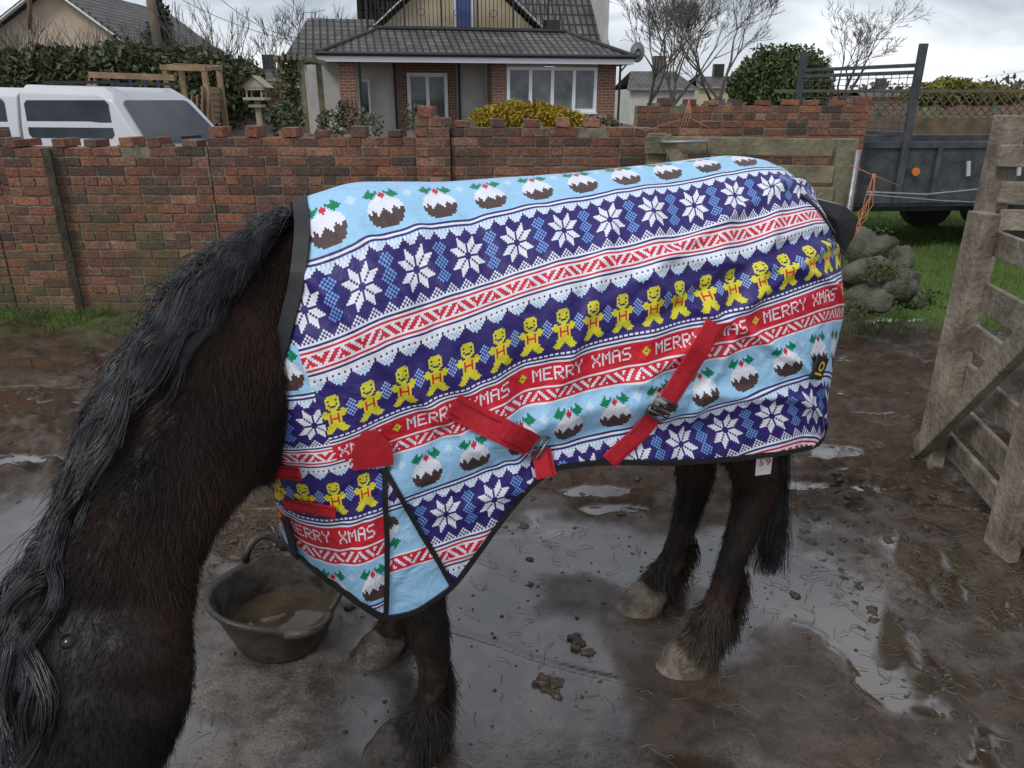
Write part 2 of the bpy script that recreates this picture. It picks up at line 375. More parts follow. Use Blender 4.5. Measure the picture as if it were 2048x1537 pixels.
for px,py,r in [(1160,1290,.03),(1100,1372,.035),(1105,1388,.025),(1118,1362,.02),(1875,1210,.022),(1895,1150,.018),(1807,1075,.02),(1590,1190,.018),(1060,1120,.015),(1150,1275,.02),(1172,1302,.02),(1240,1035,.02),(600,1045,.025),(520,1075,.022),(1850,1060,.02),(1500,1010,.016),(700,1215,.02),(730,1190,.016)]:
    p=gnd(px,py)
    for q in range(4): lumpobj(clod,(p.x+U_(-.6,.6)*r,p.y+U_(-.6,.6)*r,gz(p.x,p.y)+r*.1),r*U_(.4,.9),0,.55,None,1.1)
for _ in range(1300):
    q=R()
    if q<.5: x,y=U_(-3.2,3),U_(2.6,5.8)
    elif q<.8: x,y=U_(1.2,2.6),U_(1.2,3.2)
    else: x,y=random.gauss(-.8,.3),random.gauss(2.65,.25)
    lumpobj(clod,(x,y,gz(x,y)-.004),U_(.006,.024),0,.45,None,1.2)
for _ in range(700):
    x,y=U_(-1.4,1.9),U_(1.0,2.9); lumpobj(clod,(x,y,gz(x,y)),U_(.002,.008),0,.5,None,1.0,6,4)
clod.build('mud_clods',[mudm],smooth=True)
P=[]
for _ in range(4200):
    q=R()
    if q<.38: x,y=random.gauss(-.85,.32),random.gauss(2.6,.28)
    elif q<.68: x,y=random.gauss(1.8,.4),random.gauss(2.6,.7)
    elif q<.82: x,y=U_(-3.5,-1),U_(3,5.9)
    else: x,y=U_(-1.5,2),U_(1.1,3.2)
    z=gz(x,y)+.004; a=U_(0,6.28); l=U_(.008,.04); 
    P.append([(x,y,z),(x+math.cos(a)*l,y+math.sin(a)*l,z+U_(.002,.010)),(x+math.cos(a+.3)*2*l,y+math.sin(a+.3)*2*l,z+U_(0,.006))])
strands('straw_debris',P,.0013,.0007,mat('straw_mat',(.08,.055,.03),(.26,.19,.10),20,.6,0))
# =====================================================================
# HORSE RUG SURFACE
# =====================================================================
TH=math.radians(17); O=np.array([-.36,1.77,0]); A_=np.array([math.cos(TH),math.sin(TH),0]); N_=np.array([math.sin(TH),-math.cos(TH),0])
def bw(s,n,z): return Vector(O+A_*s+N_*n+np.array([0,0,z]))
def sm(x,xs,ys,k=9):
    g=np.linspace(xs[0]-.3,xs[-1]+.3,500); y=np.interp(g,xs,ys); 
    kk=np.hanning(2*k+1)[1:-1]; kk/=kk.sum(); y=np.convolve(np.pad(y,(len(kk)//2,),'edge'),kk,'valid')
    return np.interp(x,g,y)
L1=.54
def S0(p,a):
    p=np.asarray(p,float); a=np.asarray(a,float)
    b=np.maximum(a-L1,0)
    psr=np.clip((p-1)/.3,0,math.pi/2); psf=np.clip((-.05-p)/.28,0,math.pi/2)
    sf=1-.35*np.clip(b/.5,0,1)
    s=np.where(p>1,1+.3*np.sin(psr),np.where(p<-.05,-.05-.28*sf*np.sin(psf),p))
    wf=np.cos(psr)**.85*np.cos(psf)
    w0=sm(p,[-.5,0,.12,.3,.6,.9,1.0,1.5],[.285,.30,.30,.325,.345,.335,.335,.335],16)
    zt=sm(s,[-.35,-.11,0,.2,.5,.8,1.0,1.08,1.16,1.23,1.3],[1.42,1.495,1.522,1.515,1.526,1.545,1.562,1.552,1.51,1.43,1.27],12)
    h1=sm(p,[-.5,0,.3,1.5],[.5,.42,.36,.35],20)
    ph=np.clip(a/L1,0,1)*math.pi/2
    n=w0*wf*np.sin(ph)**.95
    z=zt-h1*(1-np.cos(ph))-b
    n=n*(1-.10*(b/.5)**2*sstep(1.1,.8,p)) 
    return O+A_*s[...,None]+N_*n[...,None]+np.stack([0*z,0*z,z],-1)
def ridge(x,w): return np.exp(-(x/w)**2)
FOLD=1.8
def S(p,a):
    p=np.asarray(p,float); a=np.asarray(a,float); e=.004
    P0=S0(p,a); du=S0(p+e,a)-S0(p-e,a); dv=S0(p,a+e)-S0(p,a-e)
    n=np.cross(dv,du); n/=np.linalg.norm(n,axis=-1,keepdims=True)+1e-9
    b=np.maximum(a-L1,0)
    edge=sstep(0,.12,a)*sstep(-.49,-.38,p)*sstep(1.47,1.35,p)
    wv=.05*fbm(p*4,a*4,2,99)
    d=.020*(fbm(p*4+a*2,a*5-p*1.5,3,51)-.45)
    for k,(c0,sl,am,w_) in enumerate([(.02,.55,.009,.022),(.12,.35,.008,.025),(.24,.15,-.007,.03),(-.10,.75,.008,.02),(.38,.05,.006,.035),(.62,-.15,.007,.035),(.80,-.35,.008,.03),(.93,-.5,.007,.025),(.50,-.45,.005,.02)]):
        d+=FOLD*am*ridge(p-c0-sl*(a-.35)-wv*(1.5-k*.2),w_)*sstep(.08,.3,a)*sstep(1.1,.55,a)
    for (c0,sl,am,w_) in [(.30,-.45,.008,.016),(.42,-.30,-.008,.018),(.52,-.5,.007,.016),(.66,.28,.007,.016),(.47,.6,.006,.015),(.36,.2,.006,.014)]:
        d+=FOLD*am*ridge(a-c0-sl*(p-.75)-wv,w_)*sstep(.35,.75,p)*sstep(1.35,1.1,p)
    for (c0,am,w_) in [(.66,.012,.03),(.74,-.012,.03),(.82,.011,.03)]:
        d+=am*ridge(a-c0-.25*(p-.5)**2-wv*1.5,w_)*sstep(.05,.3,p)*sstep(1.0,.7,p)
    d+=.036*(np.clip(b/.5,0,1))*(fbm(p*5+3,p*0+b*1.5,2,71)-.42)*1.2
    d+=.009*(fbm(p*12+a*9,a*10-p*8,3,81)-.4)
    d+=.013*np.abs(fbm(p*8+a*6,a*3,3,61)-.45)*2*sstep(.5,.1,np.abs(p-.0)+0*a)
    return P0+n*(d*edge)[...,None],n
pp=np.linspace(-.489,1.469,500); aa=np.linspace(.001,1.25,330)
PP,AA=np.meshgrid(pp,aa,indexing='ij'); SP,SN=S(PP,AA)
QX,QY=proj(SP); view=np.array([0,0,H])-SP; face=(view*SN).sum(-1)
if np.median(face)<0: SN=-SN; face=-face; NS=-1
else: NS=1
def lookup(px,py):
    d=(QX-px)**2+(QY-py)**2+np.where(face>0,0,1e6); k=np.argmin(d); return np.unravel_index(k,d.shape),math.sqrt(d.flat[k])
cps=[]
for k,(x,y) in enumerate([(662,808),(735,782),(800,757),(865,733),(935,707),(998,690),(1062,672),(1128,655),(1192,637),(1248,622),(1305,607),(1360,592),(1415,573),(1467,560),(1518,543),(1567,528),(1610,515),(1645,505),(1672,500)]): cps.append((x,y,18*k,88))
for k,(x,y) in enumerate([(705,578),(815,545),(925,515),(1025,497),(1125,473),(1222,450),(1315,424),(1403,402),(1483,385),(1550,375)]): cps.append((x,y,25+27*k,40))
for k,(x,y) in enumerate([(655,440),(765,408),(870,396),(975,385),(1072,370),(1155,358),(1240,350),(1325,338),(1405,326)]): cps.append((x,y,17+27*k,12))
for k,(x,y) in enumerate([(804,865),(1043,771),(1297,707),(1503,636),(1675,592)]): cps.append((x,y,30+72*k,111))
for k,(x,y) in enumerate([(830,968),(915,918),(1010,888),(1105,858),(1200,835),(1295,805),(1380,785),(1470,765),(1552,740),(1625,720),(1672,705)]): cps.append((x,y,37+27*k,139))
cps+=[(1360,862,190,167),(1455,855,217,167),(1540,845,244,167),(1610,825,271,167),(1665,800,298,167),(1010,950,88,167),(955,1005,61,167),(895,1080,34,167)]
cps+=[(560,855,-32,91),(624,925,-20,111),(705,983,5,139),(650,995,-10,139),(690,1060,3,162),(685,1130,3,186),(800,1195,14,196),(625,630,-2,40)]
C=[];T=[]
for x,y,u,v in cps:
    (i,j),d=lookup(x,y)
    if d>14: print('skip cp',x,y,round(d)); continue
    C.append((u,v)); T.append((pp[i],aa[j]))
C=np.array(C,float);T=np.array(T)
def feat(u,v):
    u=(np.asarray(u,float)-150)/150; v=(np.asarray(v,float)-90)/90
    return np.stack([u*0+1,u,v,u*u,u*v,v*v,u**3,u*u*v,u*v*v,v**3,u**4,u*u*v*v,v**4],-1)
Fm=feat(C[:,0],C[:,1]); lam=np.diag([0,0,0,.01,.01,.01,.03,.03,.03,.03,.08,.08,.08])
W8=np.linalg.solve(Fm.T@Fm+lam,Fm.T@T)
res=Fm@W8-T; print('fit rms',np.sqrt((res**2).mean(0)),'max',abs(res).max(0))
u0,u1,v0,v1=-75,360,-40,235
uu,vv=np.meshgrid(np.arange(u0,u1+1),np.arange(v0,v1+1),indexing='ij')
PA=feat(uu,vv)@W8; pr=PA[...,0]; ar=PA[...,1]
VG,NG=S(np.clip(pr,-.489,1.469),np.clip(ar,0,1.22)); NG=NG*NS
nu,nv=uu.shape
cu,cv=np.meshgrid(np.arange(nu-1),np.arange(nv-1),indexing='ij'); cu=cu.ravel();cv=cv.ravel()
b0=cu*nv+cv; Qr=np.stack([b0,b0+nv,b0+nv+1,b0+1],1)
Vf=VG.reshape(-1,3); cen=Vf[Qr].mean(1); pc=pr.ravel()[Qr].mean(1); ac=ar.ravel()[Qr].mean(1)
fx,fy=proj(cen)
def inpoly(x,y,poly):
    r=np.zeros(x.shape,bool); n=len(poly)
    for i in range(n):
        x1,y1=poly[i]; x2,y2=poly[(i+1)%n]
        if y1==y2: continue
        c=((y1>y)!=(y2>y))&(x<(x2-x1)*(y-y1)/(y2-y1)+x1); r^=c
    return r
HEM=[(768,1237),(830,1225),(905,1175),(960,1100),(1010,1030),(1060,970),(1110,934),(1180,926),(1250,924),(1330,926),(1400,922),(1480,916),(1560,907),(1640,890),(1680,850)]
FRONT=[(596,385),(608,440),(603,520),(588,600),(566,690),(530,770),(498,850),(484,905),(488,935)]
CH=[(488,935),(548,985),(560,1060),(575,1090),(620,1130),(700,1192),(768,1237)]
poly=[(596,250)]+FRONT+CH[1:-1]+HEM+[(1760,835),(1800,250)]
ok=inpoly(fx,fy,poly)&(pc>-.489)&(pc<1.469)&(ac>-.004)&(ac<1.2)
Qr=Qr[ok]; U0=uu.ravel()[b0[ok]]; W0=vv.ravel()[b0[ok]]; fx=fx[ok];fy=fy[ok]
NAVY=(.030,.018,.15);WH=(.78,.80,.87);LB=(.34,.60,.84);RD=(.64,.016,.035);YL=(.70,.64,.03);GR=(.0,.20,.09);BR=(.075,.042,.038);MB_=(.16,.36,.75)
PUD=["....G.........G....","...GG..G...G..GG...","..GGGGGG.R.GGGGGG..",".GGGGGG.RRR.GGGGGG.","..GGGG.WRRRW.GGGG..","....G.WWWRWWW.G....","....WWWWWWWWWWW....","...WWWWWWWWWWWWW...","..WWWWWWWWWWWWWWW..","..WWWWWWWWWWWWWWW..",".WWWWWWWWWWWWWWWWW.",".WWBWWWWBWWWWBWWWW.",".BWBBWWBBBWWBBBWBB.",".BBBBWBBBBBWBBBBBB.",".BBBBBBBBBBBBBBBBB.","..BBBBBBBBBBBBBBB..","..BBBBBBBBBBBBBBB..","...BBBBBBBBBBBBB...",".....BBBBBBBBB....."]
GIN=["....YYYYY....","...YYYYYYY...","...YNYYYNY...","...YYYYYYY...","...YNYYYNY...","...YYNNNYY...","....YYYYY....",".YY..YYY..YY.","YYYYYYYYYYYYY","YYYYRYYYRYYYY",".YYYRYYYRYYY.","...YRRRRRY...","...YRYYYRY...","...YRYYYRY...","...YYYYYYY...","..YYYYYYYYY..","..YYYYYYYYY..",".YYYYY.YYYYY.","YYYYY...YYYYY",".YYY.....YYY."]
FT={'M':["10001","11011","10101","10101","10001","10001","10001"],'E':["11111","10000","10000","11110","10000","10000","11111"],'R':["11110","10001","10001","11110","10100","10010","10001"],'Y':["10001","10001","01010","00100","00100","00100","00100"],'X':["10001","10001","01010","00100","01010","10001","10001"],'A':["01110","10001","10001","11111","10001","10001","10001"],'S':["01111","10000","10000","01110","00001","00001","11110"]}
CM={'G':GR,'R':RD,'W':WH,'B':BR,'Y':YL,'N':NAVY}
txt=[[0]*72 for _ in range(7)]
for s,x in (("MERRY",6),("XMAS",41)):
    for ch in s:
        for r in range(7):
            for c in range(5):
                if FT[ch][r][c]=='1': txt[r][x+c]=1
        x+=6
def tri(U,r,per=6):
    k=abs((U%per)-per//2); return k<=(per//2-1-r)
def lattice(U,r):
    k=(U+ (r if (U//10)%2==0 else -r))%5
    return WH if k in(0,1) else RD
def pat(U,W):
    W%=127
    if W<24:
        d=(U-17+13)%27-13; r=W-3
        if -9<=d<=9 and 0<=r<19:
            ch=PUD[r][d+9]
            if ch!='.': return CM[ch]
        d2=abs((U-17)%27-13); r2=abs(W-6)
        if (d2==0 and r2<=2) or (r2==0 and d2<=2) or (d2==1 and r2==1): return (.54,.72,.89)
        return LB
    if W<31:
        r=W-24
        if r==0: return NAVY
        if r==1: return WH
        if r==2: return NAVY
        if r==3: return WH if U%2 else LB
        return (WH if (U+r)%2 else (.55,.7,.92)) if tri(U,r-4,8) or r==4 and U%2 else NAVY
    if W<50:
        j=W-40; d=(U-25+13)%27-13; a=max(abs(d),abs(j));bb=min(abs(d),abs(j))
        if 1<=bb<=4 and bb+1<=a<=bb+4: return WH
        d2=(U-25)%27-13; jj=(j+9)%6-3
        if abs(d2)<=3 and abs(j)<=8 and abs(d2)+abs(jj) in (1,3) : return MB_
        return NAVY
    if W<56:
        r=55-W
        if r==0: return NAVY
        if r==1: return WH
        if r==2: return WH if U%2 else NAVY
        return WH if tri(U,r-3,8) and (U+r)%2 else NAVY
    if W<67:
        r=W-56
        if r in(0,10): return WH
        if r in(1,9): return RD
        if r in(2,8): return WH
        return lattice(U,r-3)
    if W<77:
        r=W-67
        if r==0: return NAVY
        if r<=2: return WH
        if r==3: return WH if U%3 else NAVY
        return (WH if (U+r)%2 or r==4 else LB) if tri(U,r-4+(0 if r<8 else 1),12) else NAVY
    if W<100:
        d=(U+9)%18-9; r=W-79
        if -6<=d<=6 and 0<=r<20:
            ch=GIN[r][d+6]
            if ch!='.': return CM[ch]
        d2=(U%18)-9; j=W-87
        if abs(d2)+abs(j)<=4 and (d2+j)%2==0 and abs(d2)<=2: return (.3,.45,.85)
        return NAVY
    if W<105:
        r=W-100
        if r==1: return WH if U%3 else NAVY
        if r==3: return WH
        return NAVY
    if W<118:
        r=W-105; x=(U-30)%72
        if r in(0,12): return WH if r==0 else RD
        xx=x if x<36 else x-72
        if abs(xx)+abs(r-6)<=2 and not(xx==0 and r==6): return YL
        if 3<=r<10 and txt[r-3][x]: return WH
        return RD
    r=W-118
    if r in (0,8): return WH
    if r in (1,7): return RD
    return lattice(U,r-2) if r<7 else RD
cache={}
def patc(U,W):
    k=(U%216,W)
    if k not in cache:
        if -7<=W<0: cache[k]=LB
        elif W<-7: cache[k]=pat(k[0],W+7)
        else: cache[k]=pat(k[0],W)
    return cache[k]
def lside(x,y,a,b): return (b[0]-a[0])*(y-a[1])-(b[1]-a[1])*(x-a[0])
frontp=((lside(fx,fy,(592,690),(655,868))>0)&(fy>690)&(fx<680))|((fx<772)&(fy>915+(fx-600)*.06)&(fx<700))|((fx<772)&(fy>938))
gus=(fx>772)&(lside(fx,fy,(770,940),(905,1172))>0)&(fy>938)
colr=np.empty((len(Qr),3),np.float32)
for k in range(len(Qr)):
    u=int(U0[k]);v=int(W0[k])
    if frontp[k]: u+=9; v-=51
    elif gus[k]:
        v=306-v
        if v<112: v=1; u=4
        elif v<118: v=1; u=4
    colr[k]=patc(u,v)
rm,nt,b=newmat('rug_print_fabric'); N=nt.nodes;L=nt.links
at=N.new('ShaderNodeAttribute'); at.attribute_name='Col'; 
tc=N.new('ShaderNodeTexCoord')
nn=N.new('ShaderNodeTexNoise'); nn.inputs['Scale'].default_value=900; L.new(tc.outputs['Object'],nn.inputs['Vector'])
nn2=N.new('ShaderNodeTexNoise'); nn2.inputs['Scale'].default_value=11; nn2.inputs['Detail'].default_value=5; nn2.inputs['Distortion'].default_value=.6; L.new(tc.outputs['Object'],nn2.inputs['Vector'])
b1=N.new('ShaderNodeBump'); b1.inputs['Strength'].default_value=.25; b1.inputs['Distance'].default_value=.001; L.new(nn.outputs[0],b1.inputs['Height'])
b2=N.new('ShaderNodeBump'); b2.inputs['Strength'].default_value=.8; b2.inputs['Distance'].default_value=.022; L.new(nn2.outputs[0],b2.inputs['Height']); L.new(b1.outputs[0],b2.inputs['Normal'])
L.new(b2.outputs[0],b.inputs['Normal']); L.new(at.outputs['Color'],b.inputs['Base Color']); b.inputs['Roughness'].default_value=.5
b.inputs['Specular IOR Level'].default_value=.4
rug=empty('horse_rug')
def compact(V,Q):
    u,inv=np.unique(Q.ravel(),return_inverse=True); return V[u],inv.reshape(Q.shape)
Vc,Qc=compact(Vf,Qr)
fastmesh('near_panel',Vc,Qc,rm,rug,True,colr)
Vm=Vc-2*(((Vc-O)@N_)[:,None]*N_[None,:])
colf=np.array([patc(-int(u)+7,int(v)-(51 if f else 0)) for u,v,f in zip(U0,W0,frontp)],np.float32)
fastmesh('far_panel',Vm,Qc[:,::-1],rm,rug,True,colf)
def onrug(px,py,off=0.0):
    (i,j),d=lookup(px,py); return Vector(SP[i,j]+SN[i,j]*off),Vector(SN[i,j])
blackm=mat('binding_black',(.006,.006,.007),(.014,.014,.016),80,.6,.3,300,dist=.001)
redm=mat('red_webbing',(.42,.008,.018),(.58,.014,.03),60,.6,.5,500,dist=.002)
def resample(pl,step):
    out=[]
    for a,b_ in zip(pl[:-1],pl[1:]):
        n=max(1,int(math.hypot(b_[0]-a[0],b_[1]-a[1])/step))
        for k in range(n): out.append((a[0]+(b_[0]-a[0])*k/n,a[1]+(b_[1]-a[1])*k/n))
    out.append(pl[-1]); return out
def smoothpts(P,k=2):
    for _ in range(k): P=[P[0]]+[(P[i-1]+P[i]*2+P[i+1])/4 for i in range(1,len(P)-1)]+[P[-1]]
    return P
def ribbon(name,pl,width,m,off=.006,th=.003,step=12,parent=rug,mirror=False,taper=None):
    pts=[];ns=[]
    for x,y in resample(pl,step):
        p,n=onrug(x,y,off); pts.append(p);ns.append(n)
    pts=smoothpts(pts,3); ns=smoothpts(ns,3)
    K=len(pts); vs=[];fs=[]
    for i in range(K):
        t=(pts[min(i+1,K-1)]-pts[max(i-1,0)]).normalized(); s=t.cross(ns[i]).normalized(); n=ns[i].normalized(); ww=width*(taper(i/(K-1)) if taper else 1)
        for a,c in ((-1,-1),(1,-1),(1,1),(-1,1)): vs.append(pts[i]+s*a*ww/2+n*c*th)
    for i in range(K-1):
        for k in range(4): fs.append((i*4+k,i*4+(k+1)%4,(i+1)*4+(k+1)%4,(i+1)*4+k))
    fs+= [(3,2,1,0),tuple(4*(K-1)+k for k in range(4))]
    mb=MB(); mb.add(vs,fs)
    if mirror: 
        mb.add([Vector(np.array(v)-2*float((np.array(v)-O)@N_)*N_) for v in vs],[f[::-1] for f in fs])
    return mb.build(name,[m],parent)
ribbon('neck_binding',FRONT[:6],.034,blackm,.002,.005,mirror=True)
ribbon('chest_binding',FRONT[5:],.016,blackm,.002,.004,mirror=True)
ribbon('hem_binding',HEM,.014,blackm,.002,.003,mirror=True)
ribbon('chest_hem_binding',CH[3:],.016,blackm,.002,.004,mirror=True)
ribbon('gusset_binding',[(768,935),(773,1040),(774,1140),(772,1235)],.012,blackm,.003,.003)
ribbon('gusset_binding_rear',[(768,935),(810,1010),(860,1095),(905,1174)],.012,blackm,.003,.003)
redst=mat('red_stitching',(.25,.004,.01),(.3,.006,.012),60,.7,0)
def strap(name,pl,w_,off,taper=None):
    ribbon(name,pl,w_,redm,off,taper=taper)
    for sgn in (-1,1):
        dx=pl[-1][0]-pl[0][0]; dy=pl[-1][1]-pl[0][1]; l=math.hypot(dx,dy); ox=-dy/l*sgn*w_*.36*700; oy=dx/l*sgn*w_*.36*700
        if not taper: ribbon(name+'_stitch',[(x+ox,y+oy) for x,y in pl],.003,redst,off+.003,.0007)
strap('surcingle_strap',[(905,808),(960,838),(1010,862),(1062,886)],.060,.011)
strap('surcingle_strap_lower',[(1080,896),(1090,948)],.048,.013)
strap('surcingle_strap_rear',[(1425,645),(1400,688),(1365,742),(1330,797)],.052,.012)
strap('surcingle_strap_rear_lower',[(1302,832),(1268,870),(1215,918)],.046,.011)
strap('strap_patch',[(738,860),(744,895),(748,930)],.088,.009,taper=lambda t:.35+min(1,t*2.2)*.65)
strap('chest_strap',[(500,936),(545,938),(603,944)],.034,.009)
strap('chest_strap_lower',[(575,1005),(620,1012),(675,1022)],.030,.009)
ribbon('chest_strap_black',[(578,1030),(590,1070),(598,1108)],.026,blackm,.012)
metal=mat('buckle_metal',(.18,.18,.19),(.3,.3,.31),40,.35,0,metal=1)
bk=MB()
for (x,y,a) in [(1073,888,.5),(1323,806,-1.0),(1308,822,-1.0),(560,1055,1.2)]:
    p,n=onrug(x,y,.018); t=Vector((math.cos(a),0,-math.sin(a))); t=(t-n*t.dot(n)).normalized(); s=n.cross(t)
    q=[p+t*.012+s*.03,p+t*.012-s*.03,p-t*.012-s*.03,p-t*.012+s*.03,p+t*.012+s*.03]
    bk.tube(q,.003,6); bk.tube([p+s*.03,p-s*.03],.0025,6)
bk.build('buckles',[metal],rug,True)
goldm=mat('patch_gold',(.6,.38,.05),(.7,.45,.07),40,.6,0)
p,n=onrug(1632,735,.010); 
(i1,j1),_=lookup(1632,735)
ux=Vector(SP[min(i1+4,499),j1]-SP[i1-4,j1]).normalized(); uy=n.cross(ux).normalized()
if uy.z<0: uy=-uy
pm=MB(); Mx=Matrix(((ux.x,n.x,uy.x,p.x),(ux.y,n.y,uy.y,p.y),(ux.z,n.z,uy.z,p.z),(0,0,0,1)))
pm.box(-.027,.027,-.004,.003,-.03,.03,0,Mx)
pm.box(-.016,.016,.003,.0045,-.018,-.012,1,Mx)
for k in range(12):
    a=k*math.pi/6; b_=a+math.pi/6
    pm.add([Mx@Vector((math.cos(q)*r,.0048,.006+math.sin(q)*r)) for q,r in((a,.008),(b_,.008),(b_,.014),(a,.014))],[(0,1,2,3)],1)
pm.build('maker_patch',[blackm,goldm],rug)
tagm=mat('tag_white',(.72,.7,.66),(.8,.78,.75),30,.7,0)
tp=atY(1530,905,1.82); tb=atY(1527,950,1.815)
tg=MB(); dx=Vector((.024,.006,0))
tg.quad(tp-dx,tp+dx,tb+dx*.9,tb-dx*1.05); tg.build('size_tag',[tagm],rug)
fc=bpy.data.curves.new('size_text','FONT'); fc.body="5'9"; fc.size=.032; fc.align_x='CENTER'; fo=bpy.data.objects.new('size_text',fc); COL.objects.link(fo); fo.parent=rug
fc.materials.append(redm); fo.location=(tp+tb)/2+Vector((0,-.005,-.004)); fo.rotation_euler=(math.radians(90),0,math.radians(14))
tf=MB()
q=[atY(1590,392,2.10),atY(1640,400,2.12),atY(1690,412,2.16),atY(1716,436,2.22),atY(1710,470,2.22),atY(1690,505,2.2),atY(1668,480,2.15),atY(1640,440,2.12)]
cq=atY(1672,440,2.12); tf.add([cq]+q,[(0,i,i+1) for i in range(1,8)]+[(0,8,1)],0)
q2=[v+Vector((.03,.16,-.01)) for v in q]; tf.add(q+q2,[(i,(i+1)%8,(i+1)%8+8,i+8) for i in range(8)],1)
tf.build('tail_flap',[blackm,mat('flap_blue',(.28,.5,.72),(.5,.1,.12),60,.6,0)],rug)
ribbon('tail_binding',[(1600,392),(1622,405),(1645,432),(1665,468)],.012,blackm,.003,.003)
# =====================================================================
# HORSE
# =====================================================================
horse=empty('horse')
hb=MB()
def loft(mb,secs,n=20):
    c=[(Vector(a)+Vector(b_))/2 for a,b_,t in secs]; K=len(secs); vs=[];fs=[]
    for i,(a,b_,t) in enumerate(secs):
        a=Vector(a);b_=Vector(b_); tg=(c[min(i+1,K-1)]-c[max(i-1,0)]).normalized(); ax=(a-b_)/2
        s=tg.cross(ax).normalized()*t
        for k in range(n):
            q=2*math.pi*k/n; vs.append(c[i]+ax*math.cos(q)+s*math.sin(q))
    for i in range(K-1):
        for k in range(n): fs.append((i*n+k,i*n+(k+1)%n,(i+1)*n+(k+1)%n,(i+1)*n+k))
    fs+=[tuple(range(n))[::-1],tuple((K-1)*n+k for k in range(n))]
    mb.add(vs,fs)
loft(hb,[(bw(s,0,zt),bw(s,0,zb),w_) for s,zt,zb,w_ in [(-.26,1.18,.88,.08),(-.2,1.32,.82,.16),(-.05,1.45,.79,.21),(.2,1.46,.79,.25),(.5,1.46,.79,.27),(.8,1.48,.82,.265),(1.0,1.49,.86,.25),(1.13,1.41,.92,.18),(1.2,1.3,1.0,.1)]])
NK=[((600,430),(520,960),1.70,.14),((540,470),(498,950),1.66,.13),((450,515),(488,968),1.60,.12),((352,595),(475,990),1.54,.112),((272,735),(458,1020),1.49,.105),((212,900),(425,1070),1.45,.10),((165,1030),(395,1115),1.42,.098)]
HD=[((122,1130),(382,1160),1.40,.10),((82,1220),(378,1250),1.38,.106),((54,1310),(384,1340),1.35,.106),((42,1410),(372,1425),1.33,.10),((50,1510),(332,1520),1.31,.086),((70,1620),(275,1625),1.29,.07),((80,1740),(262,1740),1.28,.065),((112,1805),(235,1805),1.27,.045)]
nsec=[(bw(.05,0,1.42),bw(.0,0,.9),.18)]+[(atZ(*a,z),atZ(*b_,z+ (.03 if k<4 else 0)),t) for k,(a,b_,z,t) in enumerate(NK+HD)]
loft(hb,nsec)
def rtube(pts): hb.tube([p for p,r in pts],[r for p,r in pts],14)
rtube([(bw(.05,.11,1.15),.12),(bw(.04,.12,.85),.09),(bw(.06,.13,.64),.068),(atY(852,1215,1.63),.056),(atY(858,1265,1.62),.058),(atY(866,1310,1.61),.048),(atY(866,1360,1.60),.040),(atY(860,1410,1.59),.043),(atY(844,1450,1.575),.052),(atY(826,1485,1.56),.046)])
rtube([(bw(.02,-.13,1.15),.13),(bw(.0,-.15,.85),.10),(atY(800,1150,2.0),.06),(atY(798,1210,2.0),.045),(atY(785,1262,2.0),.048),(atY(768,1295,1.99),.05)])
rtube([(bw(1.02,.10,1.25),.14),(bw(1.0,.11,1.0),.12),(bw(1.03,.10,.78),.09),(atY(1508,930,1.99),.074),(atY(1512,980,1.99),.068),(atY(1496,1030,1.97),.054),(atY(1468,1110,1.94),.043),(atY(1446,1185,1.92),.043),(atY(1426,1240,1.90),.052),(atY(1400,1290,1.88),.048)])
rtube([(bw(1.0,-.12,1.25),.14),(bw(.97,-.13,1.0),.12),(atY(1390,870,2.3),.085),(atY(1392,930,2.3),.070),(atY(1388,975,2.3),.060),(atY(1368,1050,2.28),.044),(atY(1348,1110,2.26),.043),(atY(1324,1155,2.25),.050),(atY(1306,1182,2.24),.046)])
ear=lambda p,q,w_: hb.tube([p,p.lerp(q,.4),p.lerp(q,.8),q],[w_*.8,w_,w_*.5,.004],10)
ear(atZ(120,1180,1.33),atZ(36,1258,1.25),.028)
ear(atZ(110,1150,1.47),atZ(40,1190,1.50),.026)
def egg(p,rx,ry,rz): 
    vs=[];fs=[];n,k=14,8
    for i in range(k+1):
        th=math.pi*i/k
        for j in range(n):
            a=2*math.pi*j/n; vs.append(p+Vector((rx*math.sin(th)*math.cos(a),ry*math.sin(th)*math.sin(a),rz*math.cos(th))))
    for i in range(k):
        for j in range(n): fs.append((i*n+j,i*n+(j+1)%n,(i+1)*n+(j+1)%n,(i+1)*n+j))
    hb.add(vs,fs)
egg(atZ(270,1330,1.335),.095,.085,.115); egg(atZ(122,1256,1.298),.034,.03,.024); egg(atZ(118,1300,1.295),.030,.02,.014)
hb.tube([atZ(140,1325,1.275),atZ(155,1430,1.245),atZ(165,1530,1.235)],[.014,.018,.012],8)
coat,nt,b=newmat('horse_coat'); N=nt.nodes;L=nt.links
tc=N.new('ShaderNodeTexCoord')
n1=N.new('ShaderNodeTexNoise'); n1.inputs['Scale'].default_value=5; n1.inputs['Detail'].default_value=9; L.new(tc.outputs['Object'],n1.inputs['Vector'])
sx=N.new('ShaderNodeSeparateXYZ'); L.new(tc.outputs['Object'],sx.inputs[0])
m1=N.new('ShaderNodeMapRange'); m1.inputs[1].default_value=-.85; m1.inputs[2].default_value=-.5; m1.inputs[3].default_value=-.10; m1.inputs[4].default_value=.30; L.new(sx.outputs[0],m1.inputs[0])
m2=N.new('ShaderNodeMapRange'); m2.inputs[1].default_value=.5; m2.inputs[2].default_value=.85; m2.inputs[3].default_value=-.28; m2.inputs[4].default_value=0; L.new(sx.outputs[2],m2.inputs[0])
ad=N.new('ShaderNodeMath'); L.new(m1.outputs[0],ad.inputs[0]); L.new(m2.outputs[0],ad.inputs[1])
ad2=N.new('ShaderNodeMath'); L.new(ad.outputs[0],ad2.inputs[0]); L.new(n1.outputs[0],ad2.inputs[1])
